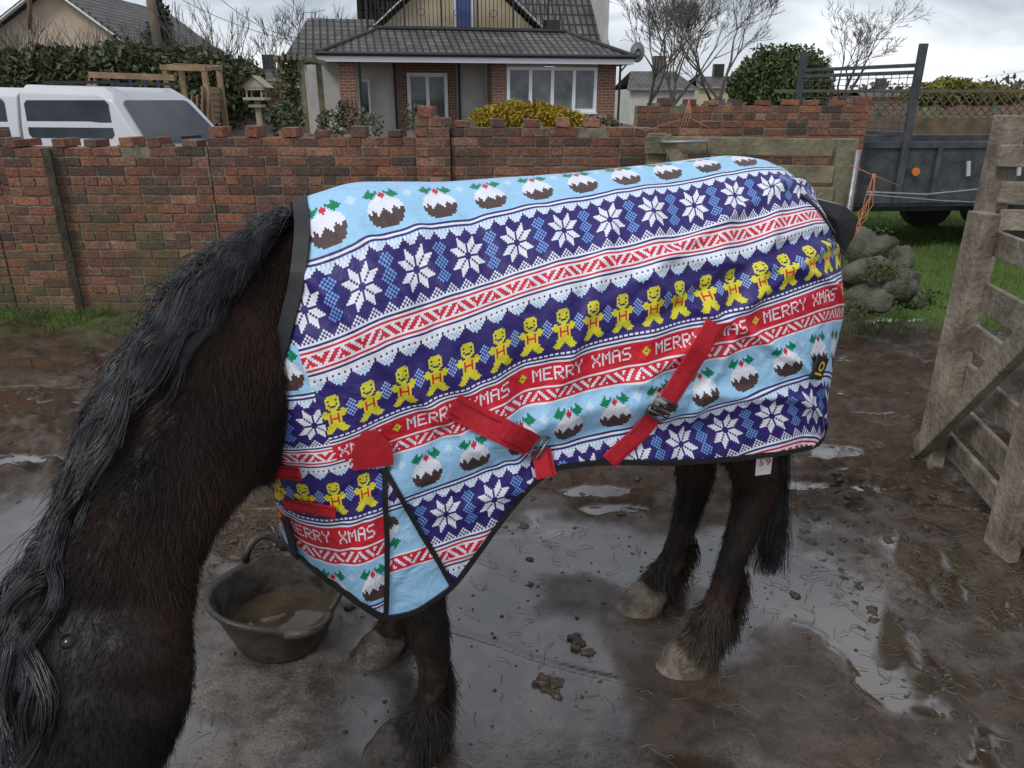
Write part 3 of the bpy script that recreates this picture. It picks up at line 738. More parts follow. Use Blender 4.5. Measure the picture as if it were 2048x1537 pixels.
rr=N.new('ShaderNodeValToRGB'); rr.color_ramp.elements[0].position=.40; rr.color_ramp.elements[1].position=.82
rr.color_ramp.elements[0].color=(.006,.005,.005,1); rr.color_ramp.elements[1].color=(.040,.020,.013,1)
L.new(ad2.outputs[0],rr.inputs[0])
m3=N.new('ShaderNodeMapRange'); m3.inputs[1].default_value=.06; m3.inputs[2].default_value=.42; m3.inputs[3].default_value=.22; m3.inputs[4].default_value=-.12; L.new(sx.outputs[2],m3.inputs[0])
n9=N.new('ShaderNodeTexNoise'); n9.inputs['Scale'].default_value=16; n9.inputs['Detail'].default_value=9; L.new(tc.outputs['Object'],n9.inputs['Vector'])
ad3=N.new('ShaderNodeMath'); L.new(m3.outputs[0],ad3.inputs[0]); L.new(n9.outputs[0],ad3.inputs[1])
m4=N.new('ShaderNodeMapRange'); m4.inputs[1].default_value=.56; m4.inputs[2].default_value=.76; L.new(ad3.outputs[0],m4.inputs[0])
mxx=N.new('ShaderNodeMix'); mxx.data_type='RGBA'; mxx.inputs[7].default_value=(.060,.040,.026,1); L.new(m4.outputs[0],mxx.inputs[0]); L.new(rr.outputs[0],mxx.inputs[6])
L.new(mxx.outputs[2],b.inputs['Base Color']); b.inputs['Roughness'].default_value=.5; b.inputs['Specular IOR Level'].default_value=.25
body=hb.build('body',[coat],horse,True)
md=body.modifiers.new('r','REMESH'); md.mode='VOXEL'; md.voxel_size=.009; md.use_smooth_shade=True
md=body.modifiers.new('s','SMOOTH'); md.iterations=10; md.factor=.6
dg=bpy.context.evaluated_depsgraph_get(); ev=body.evaluated_get(dg); me=ev.to_mesh()
nv_=len(me.vertices); BV=np.empty(nv_*3); me.vertices.foreach_get('co',BV); BV=BV.reshape(-1,3)
BF=[tuple(p.vertices) for p in me.polygons]; 
bc=np.array([p.center[:] for p in me.polygons]); bn=np.array([p.normal[:] for p in me.polygons])
bvh=BVHTree.FromPolygons([tuple(v) for v in BV],BF); print('body faces',len(BF)); ev.to_mesh_clear()
ssr=(bc-O)@A_; bx,by=proj(bc); facing=((np.array([0,0,H])-bc)*bn).sum(1)>-.25
isneck=(ssr<-.02)&facing&(bx<610)&(bc[:,2]>.4); isleg=(bc[:,2]<.78)&(~isneck)&(ssr>-.3)
ishead=isneck&(by>1150); isn2=isneck&(by<=1200)
def fur(idx,n,l,down,rad,name,mt,seg=4,nrm=.45,wild=1.6):
    idx=np.where(idx)[0]; k=np.random.choice(idx,n); c=bc[k]+np.random.randn(n,3)*.004; nn=bn[k]
    flow=np.tile(np.array(down,float),(n,1))
    flow=flow+np.stack([fbm(c[:,0]*14,c[:,2]*14,2,3)-.4,fbm(c[:,1]*14,c[:,2]*14,2,4)-.4,0*c[:,0]],1)*wild+np.random.randn(n,3)*.22
    flow-= nn*(flow*nn).sum(1,keepdims=True)*.8
    d=nn*nrm+flow; d/=np.linalg.norm(d,axis=1,keepdims=True)
    ll=l*(.5+np.random.rand(n,1)); P=[c-nn*.003]
    for s in range(1,seg):
        t=s/(seg-1); P.append(c-nn*.003+d*ll*t+np.array(down)*ll*.25*t*t)
    return strands(name,np.stack(P,1),rad,rad*.25,mt,horse)
fur(isn2,56000,.023,(-.25,-.1,-.8),.0006,'coat_hair',coat,4,.38,1.5)
fur(ishead,34000,.011,(-.1,-.1,-.9),.0005,'face_hair',coat,4,.24,.8)
fur(isleg,24000,.020,(0,0,-1),.0008,'leg_hair',coat,4,.3)
feam=mat('feather_hair',(.008,.007,.006),(.055,.037,.025),14,.45,0)
palem=mat('feather_pale',(.075,.054,.035),(.26,.20,.135),22,.7,0)
darkm,nt,b=newmat('mane_hair'); N=nt.nodes;L=nt.links
b.inputs['Roughness'].default_value=.36; b.inputs['Specular IOR Level'].default_value=.7
tc=N.new('ShaderNodeTexCoord'); n1=N.new('ShaderNodeTexNoise'); n1.inputs['Scale'].default_value=14; n1.inputs['Detail'].default_value=4; L.new(tc.outputs['Object'],n1.inputs['Vector'])
rr=N.new('ShaderNodeValToRGB'); rr.color_ramp.elements[0].position=.4; rr.color_ramp.elements[1].position=.66; rr.color_ramp.elements[0].color=(.006,.006,.007,1); rr.color_ramp.elements[1].color=(.040,.041,.046,1)
L.new(n1.outputs[0],rr.inputs[0]); L.new(rr.outputs[0],b.inputs['Base Color'])
fets=[(atY(838,1465,1.56),.10,feam,2000),(atY(772,1290,1.99),.10,feam,1200),(atY(1412,1270,1.89),.11,feam,1900),(atY(1312,1175,2.24),.10,feam,1400),
      (atY(822,1485,1.555),.06,palem,250),(atY(1392,1305,1.88),.085,palem,2000),(atY(1302,1195,2.24),.08,palem,800)]
for c,rr_,mt,n in fets:
    idx=np.linalg.norm(bc-np.array(c),axis=1)<rr_
    if idx.sum(): fur(idx,n,.052 if mt is feam else .035,(0,0,-1),.0013,'feather',mt,5,.5)
P=[]
def tuft(pts,n,spread,l,back):
    for _ in range(n):
        t=R()*(len(pts)-1); i=int(t); p=Vector(pts[i]).lerp(Vector(pts[min(i+1,len(pts)-1)]),t-i)+Vector((U_(-1,1),U_(-1,1),U_(-1,1)))*spread
        d=Vector(back)*U_(.4,1.2)+Vector((0,0,-1)); ll=l*U_(.5,1.2); path=[]
        for k in range(6):
            path.append(p.copy()); p=p+d.normalized()*ll/5; d=d+Vector((U_(-.3,.3),U_(-.3,.3),-.25))
        P.append(path)
tuft([atY(890,1320,1.62),atY(882,1440,1.60)],750,.013,.10,(.38,.1,0))
tuft([atY(1488,1140,1.95),atY(1455,1260,1.92)],650,.015,.10,(.45,.15,0))
tuft([atY(1388,1080,2.28),atY(1355,1160,2.26)],450,.014,.09,(.45,.1,0))
tuft([atY(810,1240,2.01),atY(795,1290,2.0)],300,.014,.07,(.5,.1,0))
strands('leg_feather',P,.0013,.0004,feam,horse)
hoofm=mat('hoof_horn',(.050,.036,.025),(.20,.155,.11),18,.5,.6,40)
hoofd=mat('hoof_dark',(.022,.017,.013),(.10,.075,.052),18,.4,.6,40)
def hoof(name,px,py,mt,r=.075,zt=.075):
    c=gnd(px,py); mb=MB(); K=5; n=20; vs=[];fs=[]; ang=math.radians(197)
    for i in range(K+1):
        t=i/K; z=-.01+zt*t; rr_=r*(1-.28*t)*(1 if i<K else .8)
        for k in range(n):
            a=2*math.pi*k/n; q=rr_*(1+.03*math.sin(a*3+i))*(.9 if abs(a-math.pi)<.5 else 1)
            vs.append((c.x+math.cos(ang)*(.03-.06*t)+math.cos(ang+a)*q*1.12, c.y+math.sin(ang)*(.03-.06*t)+math.sin(ang+a)*q, z+(.012*math.cos(a) if t>.5 else 0)))
    for i in range(K):
        for k in range(n): fs.append((i*n+k,i*n+(k+1)%n,(i+1)*n+(k+1)%n,(i+1)*n+k))
    fs.append(tuple(K*n+k for k in range(n))); mb.add(vs,fs); mb.build(name,[mt],horse,True)
hoof('hoof_near_fore',806,1500,hoofd,.084,.085); hoof('hoof_far_fore',762,1308,hoofd,.078)
hoof('hoof_near_hind',1374,1330,hoofm,.082,.09); hoof('hoof_far_hind',1288,1212,hoofm,.078,.085)
eyem=mat('eye_mat',(.006,.004,.003),(.010,.006,.005),10,.22,0)
loc,nr,ix,dd=bvh.find_nearest(atZ(122,1280,1.25))
mb=MB(); lumpobj(mb,loc-nr*.009,.018,0,.8,None,0,16,12); mb.build('eye',[eyem],horse,True)
# tail
P=[]
for _ in range(1500):
    a=U_(0,6.28); r=.04*math.sqrt(R()); p=bw(1.20,0,1.2)+Vector((math.cos(a)*r,math.sin(a)*r,0)); end=atY(1540+random.gauss(0,15),1095+U_(-70,60),2.16+U_(-.04,.04)); mid=atY(1566+random.gauss(0,9),890,2.16+U_(-.04,.04)); path=[]
    ph=U_(0,6)
    for k in range(12):
        t=k/11; q=p*(1-t)**2+mid*2*t*(1-t)+end*t*t; q=q+Vector((math.sin(t*9+ph),math.cos(t*8+ph),0))*.006*t; path.append(q)
    P.append(path)
strands('tail',P,.0014,.0006,darkm,horse)
# mane : clumped wavy locks falling over the near side of the neck
P=[]
ce=[n_ for n_ in (NK+HD[:2])]
crest=[atZ(*a,z) for a,b_,z,t in ce]; under=[atZ(*b_,z) for a,b_,z,t in ce]
NL=260
for lock in range(NL):
    t=(lock+R())/NL*(len(crest)-1.01); i=int(t); f=t-i
    root=crest[i].lerp(crest[i+1],f); tan=(crest[i+1]-crest[i]).normalized(); cross=(under[i].lerp(under[i+1],f)-root).normalized()
    near=R()<.88; sc=.6 if t<1.2 else 1; reach=U_(.3,2.6)*(.8 if t<1.2 else 1)*(.75 if t>5 else 1); L0=U_(.24,.46)*sc; ph=U_(0,6.28); nw=U_(1.0,2.6); amp=U_(.4,1.0); lay=U_(.006,.042)
    K=18; st=L0/(K-1); p=root+cross*U_(0,.035)+Vector((0,-.02 if near else .03,.0)); guide=[]; 
    side=tan.cross(cross).normalized()
    if side.y>0: side=-side
    for k in range(K):
        u=k/(K-1); guide.append(p.copy())
        d=cross*(reach*(1-u)**1.3+.08)+side*(1.0*max(0,.25-u)*(1 if near else -1))+tan*.6+Vector((0,0,-.5))
        d=d.normalized()+cross*math.cos(u*nw*6.28+ph)*amp*min(1,u*3)
        p=p+d.normalized()*st
        loc,nr,ix,dd=bvh.find_nearest(p)
        if loc is not None:
            ly=lay*min(1,.3+u*3)
            if (p-loc).dot(nr)<ly: p=loc+nr*ly
    ns=46; w0=U_(.010,.022)
    for s in range(ns):
        a=U_(0,6.28); r=math.sqrt(R()); o1=Vector((math.cos(a),.6*math.sin(a),math.sin(a)))*r; ll=U_(.7,1.0); path=[]; ph2=U_(0,6.28); o2=Vector((U_(-1,1),U_(-1,1),U_(-1,1)))
        for k in range(K):
            u=k/(K-1)*ll*(K-1); a_=int(min(u,K-2)); g_=guide[a_].lerp(guide[a_+1],u-a_); tt=k/(K-1)
            path.append(g_+o1*w0*(1.0-.6*tt+.35*max(0,tt-.8)*3)+o2*.010*tt*tt+Vector((math.sin(tt*14+ph2),0,math.cos(tt*13+ph2)))*.0016)
        P.append(path)
for _ in range(1500):
    t=R()*(len(crest)-1.01); i=int(t); root=crest[i].lerp(crest[i+1],t-i)+Vector((U_(-1,1),U_(-1,1),U_(-1,1)))*.025; d=Vector((-.5,-.3,.5))+Vector((U_(-.7,.7),U_(-.7,.7),U_(-.4,.4))); p=root; path=[]
    ln=U_(.003,.008)
    for k in range(18):
        path.append(p.copy()); p=p+d.normalized()*ln; d=d+Vector((U_(-.25,.25)-.05,U_(-.25,.25),-.2))
    P.append(path)
for _ in range(900):
    root=atZ(110+U_(-14,14),1165+U_(-20,20),1.36+U_(-.04,.04)); end=atZ(32+random.gauss(0,16),1345+U_(-60,40),1.27); mid=atZ(44+random.gauss(0,12),1220,1.28); ph=U_(0,6)
    P.append([root*(1-k/17)**2+mid*2*(k/17)*(1-k/17)+end*(k/17)**2+Vector((math.sin(k*.6+ph),0,0))*.003 for k in range(18)])
strands('mane',P,.0012,.0005,darkm,horse)
# =====================================================================
# RUBBER BUCKET
# =====================================================================
bk=empty('rubber_bucket'); rubm=mat('bucket_rubber',(.012,.0105,.009),(.062,.050,.037),9,.3,.8,25,dist=.008,rough2=.6)
c=gnd(550,1255); c.x=-.775; c.y=2.04
mb=MB(); n=56; prof=[(.001,.0),(.135,.0),(.15,.02),(.172,.10),(.200,.175),(.214,.188),(.216,.202),(.205,.207),(.194,.19),(.166,.10),(.140,.03),(.001,.025)]
vs=[];fs=[]
A0=math.radians(118); A1=math.radians(312)
for i,(r,z) in enumerate(prof):
    for k in range(n):
        a=2*math.pi*k/n; h=z; 
        l0=max(0,math.cos(a-A0))**14; l1=max(0,math.cos(a-A1))**8
        rr_=r*(1+.05*math.cos(2*(a-.3))*(z>.05)+.07*l1*(z>.15)); 
        if z>.15: h+=l0*.02-.022*l1- .012*math.cos(2*(a-2.2))
        vs.append((c.x+rr_*math.cos(a),c.y+rr_*math.sin(a),h))
for i in range(len(prof)-1):
    for k in range(n): fs.append((i*n+k,i*n+(k+1)%n,(i+1)*n+(k+1)%n,(i+1)*n+k))
mb.add(vs,fs); mb.build('tub',[rubm],bk,True)
mb=MB()
for a0,hh,r0_ in ((A0,.07,.208),(A1,.012,.222)):
    pts=[]
    for k in range(13):
        t=k/12; a=a0+(t-.5)*.68; r=r0_+.012*math.sin(t*math.pi)+(.03*math.sin(t*math.pi) if hh<.05 else 0); pts.append(Vector((c.x+r*math.cos(a),c.y+r*math.sin(a),(.20 if hh>.05 else .175)+hh*math.sin(t*math.pi)**.6)))
    mb.tube(pts,.014,10)
mb.build('handles',[rubm],bk,True)
mb=MB(); vs=[(c.x+.163*math.cos(2*math.pi*k/40),c.y+.163*math.sin(2*math.pi*k/40),.080) for k in range(40)]; mb.add(vs,[tuple(range(40))])
mb.build('muddy_water',[mat('water_mat',(.04,.027,.017),(.085,.06,.04),9,.04,.05,12)],bk)
# =====================================================================
# BRICK WALLS
# =====================================================================
bm_=attrmat('old_brick',.9,45,.5,.8,60,.010,moss=(.085,.088,.032))
mort=mat('mortar',(.11,.095,.065),(.26,.225,.165),12,.95,.6,50)
PAL=[(.27,.10,.055),(.22,.08,.048),(.30,.125,.07),(.19,.075,.048),(.14,.065,.048),(.25,.105,.068),(.10,.060,.048),(.31,.15,.095),(.26,.11,.06),(.22,.09,.054),(.19,.10,.066)]
def brickwall(name,segs,y,th=.215,stub=True,seed=1,z0=0.0):
    random.seed(seed); root=empty(name); mb=MB(); mo=MB()
    for (x0,x1,zt,fw) in segs:
        nc=int(round((zt-z0)/.075))
        for r in range(-1,nc):
            x=x0-(.1125 if r%2 else 0); z=z0+r*.075
            while x<x1-.01:
                wd=.1125 if (r%6==2 or R()<.06) else .225
                a=max(x,x0)+.006; b_=min(x+wd,x1)-.006; x+=wd
                if b_-a<.03: continue
                j=U_(-.003,.005)
                if r==nc-1 and R()<.10: continue
                cc=random.choice(PAL); k=U_(.8,1.15); cc=tuple(v*k for v in cc)
                j2=U_(-.003,.003); sl=U_(-.003,.003)
                mb.box(a,b_,y-fw-j,y+th+j,z+.006+j2,z+.069+j2+sl,0,None,cc)
        mo.box(x0+.004,x1-.004,y-fw+.007,y+th-.007,z0-.1,z0+nc*.075-.006)
        if stub:
            x=x0+.03
            while x<x1-.1:
                if R()<.88:
                    h=U_(.045,.085); w_=U_(.095,.12); M_=Matrix.Translation((x+w_/2,y,z0+nc*.075))@Matrix.Rotation(U_(-.07,.07),4,'Y')@Matrix.Rotation(U_(-.05,.05),4,'Z')
                    mb.box(-w_/2,w_/2,-fw-.004+U_(-.01,.01),th,.0,h,0,M_,tuple(v*1.1 for v in random.choice(PAL)))
                    if R()<.3: mo.box(x-.02,x+w_+.03,y-fw+.01,y+th-.01,z0+nc*.075-.01,z0+nc*.075+U_(.01,.03))
                x+=U_(.21,.30)
    mb.build('bricks',[bm_],root,False,0.004,True); mo.build('mortar_core',[mort],root)
    return root
def xat(px,py,Y): return atY(px,py,Y).x
brickwall('brick_wall',[(-7.5,-4.27,1.275,0),(-4.27,-4.03,1.425,0),(-4.03,-3.70,1.35,.11),(-3.70,-2.44,1.35,0),(-2.44,-.77,1.425,0),(-.77,-.49,1.575,.05),(-.49,1.12,1.50,0)],6.2,seed=3)
brickwall('brick_wall.001',[(1.30,3.72,1.65,0)],8.2,seed=5)
# =====================================================================
# WOOD FENCE, GATE
# =====================================================================
wood=mat('weathered_wood',(.12,.095,.07),(.32,.275,.215),5,.8,.9,34,stretch=(1.2,1.2,1.2),dist=.012)
wood2=mat('weathered_wood_green',(.11,.10,.06),(.25,.22,.14),5,.85,.6,30)
fn=empty('wooden_fence'); mb=MB()
Yf=6.0
mb.box(1.06,1.20,Yf,Yf+.12,0,1.46); xp=xat(1685,350,Yf); mb.box(xp-.08,xp+.08,Yf-.02,Yf+.12,0,1.42)
for y0,y1 in ((290,296),(342,350),(385,392),(450,452)):
    a=atY(1290,y0,Yf-.03); b_=atY(1665,y1,Yf-.03); mb.beam(a,b_,.04,.13)
a=atY(1330,275,Yf-.08); mb.beam(a,atY(1420,440,Yf-.08),.03,.1)
mb.build('posts_and_rails',[wood2],fn,False,.006)
mg=MB(); gl=mat('galvanised',(.22,.23,.24),(.34,.34,.35),15,.45,.1,metal=.7)
mg.tube([atY(1325,285,Yf-.12),atY(1415,283,Yf-.12),atY(1418,320,Yf-.12)],.012,8)
mg.tube([Vector((atY(1716,300,Yf-.05).x,Yf-.05,0)),atY(1716,300,Yf-.05)],.022,10)
mg.build('metal_bars',[gl],fn,True)
twm=mat('twine_orange',(.45,.14,.07),(.55,.25,.14),40,.8,0)
mt_=MB()
def twine(pts,r=.004): mt_.tube(pts,r,5)
random.seed(11)
for k in range(3):
    twine([atY(1378,198,Yf-.1),atY(1372+k*5,225,Yf-.12),atY(1358+k*6,265,Yf-.13)],.003); 
twine([atY(1262,250,Yf-.1),atY(1290,262,Yf-.1),atY(1375,235,Yf-.1)],.003); twine([atY(1378,235,Yf-.1),atY(1430,262,Yf-.1)],.003)
for k in range(6):
    p=[atY(1748+U_(-6,6),348,5.2)]
    for q in range(5): p.append(atY(1748-q*12+U_(-10,10),375+q*27+U_(-8,8),5.2-.02*q))
    twine(p,.0026)
twine([atY(1700,330,5.3),atY(1748,352,5.2),atY(1800,372,6.5)],.003)
mt_.build('baler_twine',[twm],fn,True)
gt=empty('wooden_gate'); mb=MB(); random.seed(9)
gp=lambda t,z,off=0: Vector((2.075-.13*t+off,3.30-.78*t,z))
mb.beam(gp(0,-.05),gp(0,1.24),.075,.13,0,up=Vector((0,1,0)))
mb.beam(gp(.95,-.05,.03),gp(.95,1.25,.03),.07,.13,0,up=Vector((0,1,0)))
for k,z in enumerate([.14,.30,.49,.68,.87,1.12]):
    mb.beam(gp(-.05,z+U_(-.01,.01),.06),gp(2.2,z+U_(-.02,.02),.06),.025,.12+U_(-.015,.02))
mb.beam(gp(-.03,.08,-.055),gp(1.15,1.12,-.055),.045,.10)
mb.build('frame_and_boards',[wood],gt,False,.005)
f2=empty('wooden_fence'); mb=MB(); 
mb.box(xat(2012,330,4.4)-.06,xat(2012,330,4.4)+.07,4.4,4.52,0,1.62)
for y in (312,385,440): mb.beam(atY(1998,y,4.35),atY(1998,y,4.35)+Vector((2.2,-.3,0)),.03,.12)
mb.build('rails',[wood],f2,False,.005)
st=MB(); random.seed(4)
stm=mat('stone_mat',(.04,.045,.025),(.14,.13,.10),6,.85,1,22,dist=.03)
for px,py,Y,r in [(1735,500,5.4,.17),(1790,520,5.6,.13),(1738,550,5.2,.17),(1785,572,5.1,.14),(1755,605,5.0,.10),(1822,598,5.3,.08),(1722,595,5.1,.10),(1815,560,5.5,.09)]:
    lumpobj(st,atY(px,py,Y),r,0,.75,None,1.0,16,11)
st.build('boulder_pile',[stm],None,True)
foliage('weeds',[tuple(atY(px,py,Y))+(.16,.1,.08) for px,py,Y in [(1745,478,5.5),(1810,600,5.1),(1720,620,5.0),(1850,600,5.3),(1770,540,5.0)]],1500,.014,attrmat('weed_mat',.7,20,.2,.1,20),None,((.05,.07,.02),(.14,.19,.05)),.2)
# =====================================================================
# TRAILER + far right wall
# =====================================================================
tr=empty('flatbed_trailer'); mb=MB(); trm=mat('trailer_paint',(.026,.030,.038),(.075,.08,.088),6,.5,.2)
a=atY(1712,280,8.6); x0=a.x
My=Matrix.Translation((x0,8.6,0))@Matrix.Rotation(math.radians(4),4,'Z')
mb.box(0,5,0,.06,.62,1.26,0,My); mb.box(0,.06,0.061,1.839,.62,1.26,0,My); mb.box(0,5,1.84,1.9,.62,1.26,0,My); mb.box(0,5,0,1.9,.56,.619,0,My); mb.box(4.94,5,0.061,1.839,.62,1.26,0,My)
mb.box(0,5,-.03,-.001,1.2,1.27,0,My); mb.box(0,5,-.03,-.001,.60,.67,0,My)
for x in (0.05,.95,1.9,2.9,3.9): mb.box(x,x+.06,-.04,-.002,.672,1.198,0,My)
mb.box(.52,.60,-.06,-.005,.6,2.26,0,My); mb.box(-.06,-.002,1.5,1.6,.6,2.26,0,My)
for z in (1.35,1.98,2.05): mb.beam(My@Vector((-.03,1.55,z)),My@Vector((.56,0,z)),.03,.04)
for k in range(16): 
    t=k/16; mb.beam(My@Vector((-.03+.59*t,1.55*(1-t),1.35)),My@Vector((-.03+.59*t,1.55*(1-t),2.0)),.008,.008)
for k in range(9): mb.beam(My@Vector((-.03,1.55,1.40+k*.066)),My@Vector((.56,0,1.40+k*.066)),.008,.008)
mb.box(.3,4,.4,.5,.45,.56,0,My); mb.box(-1.0,.5,.85,1.0,.42,.52,0,My)
mb.build('body',[trm],tr,False,.004)
mb=MB()
for x in (2.2,3.1):
    for y_ in (-.12,1.85): 
        c=My@Vector((x,y_,.34)); mb.tube([c,c+Vector((0,.2,0))],.34,20)
mb.build('wheels',[blackm],tr)
mb=MB(); mb.tube([My@Vector((.72,-.05,.95)),My@Vector((.72,-.07,.95))],.045,14); mb.build('reflector',[mat('amber',(.6,.15,.02),(.7,.2,.03),5,.3,0)],tr)
mb=MB()
for x in (1.35,1.95,2.6): mb.beam(My@Vector((x,-.05,.9)),My@Vector((x-.03,-.05,1.06)),.02,.04)
mb.build('catches',[mat('worn_metal',(.4,.4,.4),(.6,.6,.6),5,.4,0)],tr)
mb=MB(); mb.tube([atY(1735,385,5.5),atY(1850,390,5.9),atY(2000,375,6.6),atY(2100,372,7)],.009,6); mb.tube([atY(1735,390,5.5),atY(1880,402,5.9),atY(2060,410,6)],.006,6); mb.build('rope',[gl],tr,True)
bgb=brickmat('house_brick')
rw=empty('boundary_wall'); mb=MB(); mb.box(4.5,22,13.5,13.7,0,1.42); mb.build('wall',[mat('old_wall',(.08,.055,.035),(.18,.13,.085),3,.9,.5,20)],rw)
mb=MB()
for k in range(110):
    x=6.0+k*.15
    mb.beam((x,13.6,1.42),(x+.42,13.6,1.84),.012,.02); mb.beam((x+.42,13.57,1.42),(x,13.57,1.84),.012,.02)
mb.box(4.5,22,13.56,13.62,1.82,1.87); 
mb.build('lattice_panel',[mat('lattice_wood',(.08,.065,.045),(.15,.12,.085),5,.9,0)],rw)
# =====================================================================
# HOUSE
# =====================================================================
random.seed(21)
hs=empty('brick_house'); hp=Vector((-4.87,20.5,0)); hs.location=hp; hs.rotation_euler=(0,0,math.radians(12))
render=mat('render_grey',(.42,.41,.385),(.56,.55,.52),2,.9,.2,40); whitep=mat('white_upvc',(.75,.76,.78),(.8,.8,.82),5,.35,0)
glass=mat('window_glass',(.05,.06,.07),(.20,.22,.23),1.2,.06,0); blackp=mat('gutter_black',(.012,.012,.013),(.02,.02,.022),5,.4,0)
tile=tilemat('roof_tile',(.12,.108,.095),(.075,.068,.06)); beige=mat('beige_render',(.44,.36,.24),(.56,.47,.33),2,.9,.2,40)
mb=MB(); zf=.3
mb.box(.42,.86,-.2,.24,zf-.3,2.68,0)
mb.box(4.40,4.82,.0,.3,zf-.3,2.68,0); mb.box(7.40,7.92,.0,.3,zf-.3,2.68,0); mb.box(4.821,7.399,.003,.3,zf-.3,1.33,0)
mb.box(7.62,7.917,.301,6,zf-.3,2.68,0)
mb.box(1.98,2.22,1.18,1.5,zf-.3,2.68,0); mb.box(3.42,3.62,1.18,1.5,zf-.3,2.68,0); mb.box(2.221,3.419,1.2,1.5,2.42,2.68,0)
mb.build('brickwork',[bgb],hs)
mb=MB(); mb.box(-.4,1.979,1.22,1.5,0,2.7); mb.box(3.621,4.42,1.22,1.5,0,2.7); mb.box(4.42,4.6,.301,1.219,0,2.66); mb.box(-.9,-.401,1.6,8,0,2.75)
mb.box(-.4,7.6,5.8,6.0,0,2.6); mb.box(4.821,7.399,.02,.2,2.56,2.68)
mb.build('rendered_walls',[render],hs)
mb=MB(); ez,rz=2.78,3.52
E=[Vector((-.05,-.45,ez)),Vector((8.25,-.45,ez)),Vector((8.25,3.4,ez)),Vector((-.05,3.4,ez))]; r1=Vector((1.55,1.6,rz)); r2=Vector((6.9,1.6,rz))
mb.quad(E[0],E[1],r2,r1); mb.add([E[1],E[2],r2],[(0,1,2)]); mb.quad(E[2],E[3],r1,r2); mb.add([E[3],E[0],r1],[(0,1,2)])
q=[Vector((-1.0,.8,2.75)),Vector((1.6,.8,2.75)),Vector((1.6,3.2,3.95)),Vector((-.35,3.2,3.95))]; mb.quad(*[v+Vector((0,.6,0)) for v in q]); mb.add([q[0]+Vector((0,.6,0)),q[3]+Vector((0,.6,0)),Vector((-1.0,6,2.75))],[(0,1,2)])
mb.quad(Vector((5.7,2.2,2.95)),Vector((8.45,2.2,2.95)),Vector((8.45,6.2,7.2)),Vector((5.7,6.2,7.2)))
mb.quad(Vector((1.2,10.2,2.95)),Vector((8.45,10.2,2.95)),Vector((8.45,6.2,7.2)),Vector((1.2,6.2,7.2)))
ap=Vector((3.95,2.3,5.7)); ap2=ap+Vector((0,5,0))
for sgn in (-1,1):
    e_=Vector((3.95+sgn*2.95,2.3,3.25)); mb.quad(e_,e_+Vector((0,5,0)),ap2,ap)
mb.build('roof_tiles',[tile],hs)
mb=MB(); mb.box(-.05,8.25,-.45,-.40,2.60,2.76,0); mb.box(-.05,8.25,-.399,1.2,2.68,2.70,0); mb.box(8.2,8.25,-.399,3.3,2.6,2.679,0)
for sgn in (-1,1):
    e_=Vector((3.95+sgn*3.0,2.24,3.20)); mb.beam(e_,ap+Vector((0,-.06,.02)),.04,.16,0,up=Vector((0,1,0)))
mb.beam((8.50,2.15,2.9),(8.50,6.2,7.2),.03,.18); mb.box(7.75,8.29,2.3,6,2.72,3.1)
mb.build('fascias',[whitep],hs)
mb=MB(); mb.prism([(1.2,3.2),(6.7,3.2),(3.95,5.5)],.3,0,Matrix.Translation((0,2.4,0))); mb.build('gable_wall',[beige],hs)
mb=MB(); mb.box(8.3,8.42,2.3,8,0,5.2); mb.build('side_wall',[render],hs)
mb=MB(); mb.box(3.75,4.35,2.35,2.399,3.2,5.0); mb.build('upper_door_frame',[whitep],hs)
mb=MB(); mb.box(3.84,4.26,2.32,2.349,3.25,4.95); mb.build('upper_door',[mat('blue_door',(.05,.08,.22),(.07,.1,.28),4,.5,0)],hs)
mb=MB(); mb.tube([(-.1,-.5,2.78),(8.3,-.5,2.78)],.05,8)
for x,y_ in ((.95,-.22),(1.92,1.1),(3.70,1.1),(8.0,-.1),(4.33,-.05)): mb.tube([(x,y_,2.7),(x,y_,.2)],.035,8)
for x0_,x1_ in ((1.3,7.0),):
    mb.beam((x0_,2.0,4.45),(x1_,2.0,4.45),.04,.04); mb.beam((x0_,2.0,3.62),(x1_,2.0,3.62),.04,.04)
    x=x0_; k=0
    while x<=x1_: 
        t=.05 if k%9==0 else .018; mb.beam((x,2.0,3.4),(x,2.0,4.6 if k%9==0 else 4.45),t,t)
        if k%9==4:
            for q in range(8): a=q*math.pi/4; mb.beam((x+.1*math.cos(a),1.99,4.0+.1*math.sin(a)),(x+.1*math.cos(a+.8),1.99,4.0+.1*math.sin(a+.8)),.014,.014)
        x+=.115;k+=1
mb.tube([r1+Vector((0,0,.02)),r2+Vector((0,0,.02))],.07,8); mb.tube([E[0]+Vector((0,0,.03)),r1],.06,8); mb.tube([E[1]+Vector((0,0,.03)),r2],.06,8)
mb.tube([(6.55,1.9,3.4),(6.55,1.9,3.85)],.25,12); mb.tube([(6.0,1.85,3.45),(6.9,1.85,3.45)],.12,8)
mb.build('gutters_and_railing',[blackp],hs)
mb=MB(); gb=MB()
def window(x0,x1,y_,z0,z1,n,fw=.06):
    for k in range(n+1):
        x=x0+(x1-x0)*k/n; mb.box(x-fw/2,x+fw/2,y_-.05,y_+.03,z0+fw/2,z1-fw/2)
    mb.box(x0-fw/2,x1+fw/2,y_-.052,y_+.032,z0-fw/2,z0+fw/2); mb.box(x0-fw/2,x1+fw/2,y_-.052,y_+.032,z1-fw/2,z1+fw/2)
    gb.box(x0,x1,y_,y_+.02,z0,z1)
window(4.88,7.34,.05,1.43,2.50,4,.09); mb.box(4.825,7.395,-.06,.06,1.335,1.384)
window(2.30,3.34,1.26,zf,2.36,2,.10); mb.box(2.36,2.78,1.2,1.28,zf+.06,.75); mb.box(2.88,3.28,1.2,1.28,zf+.06,.75)
window(.95,1.2,1.2,1.3,2.2,1,.05)
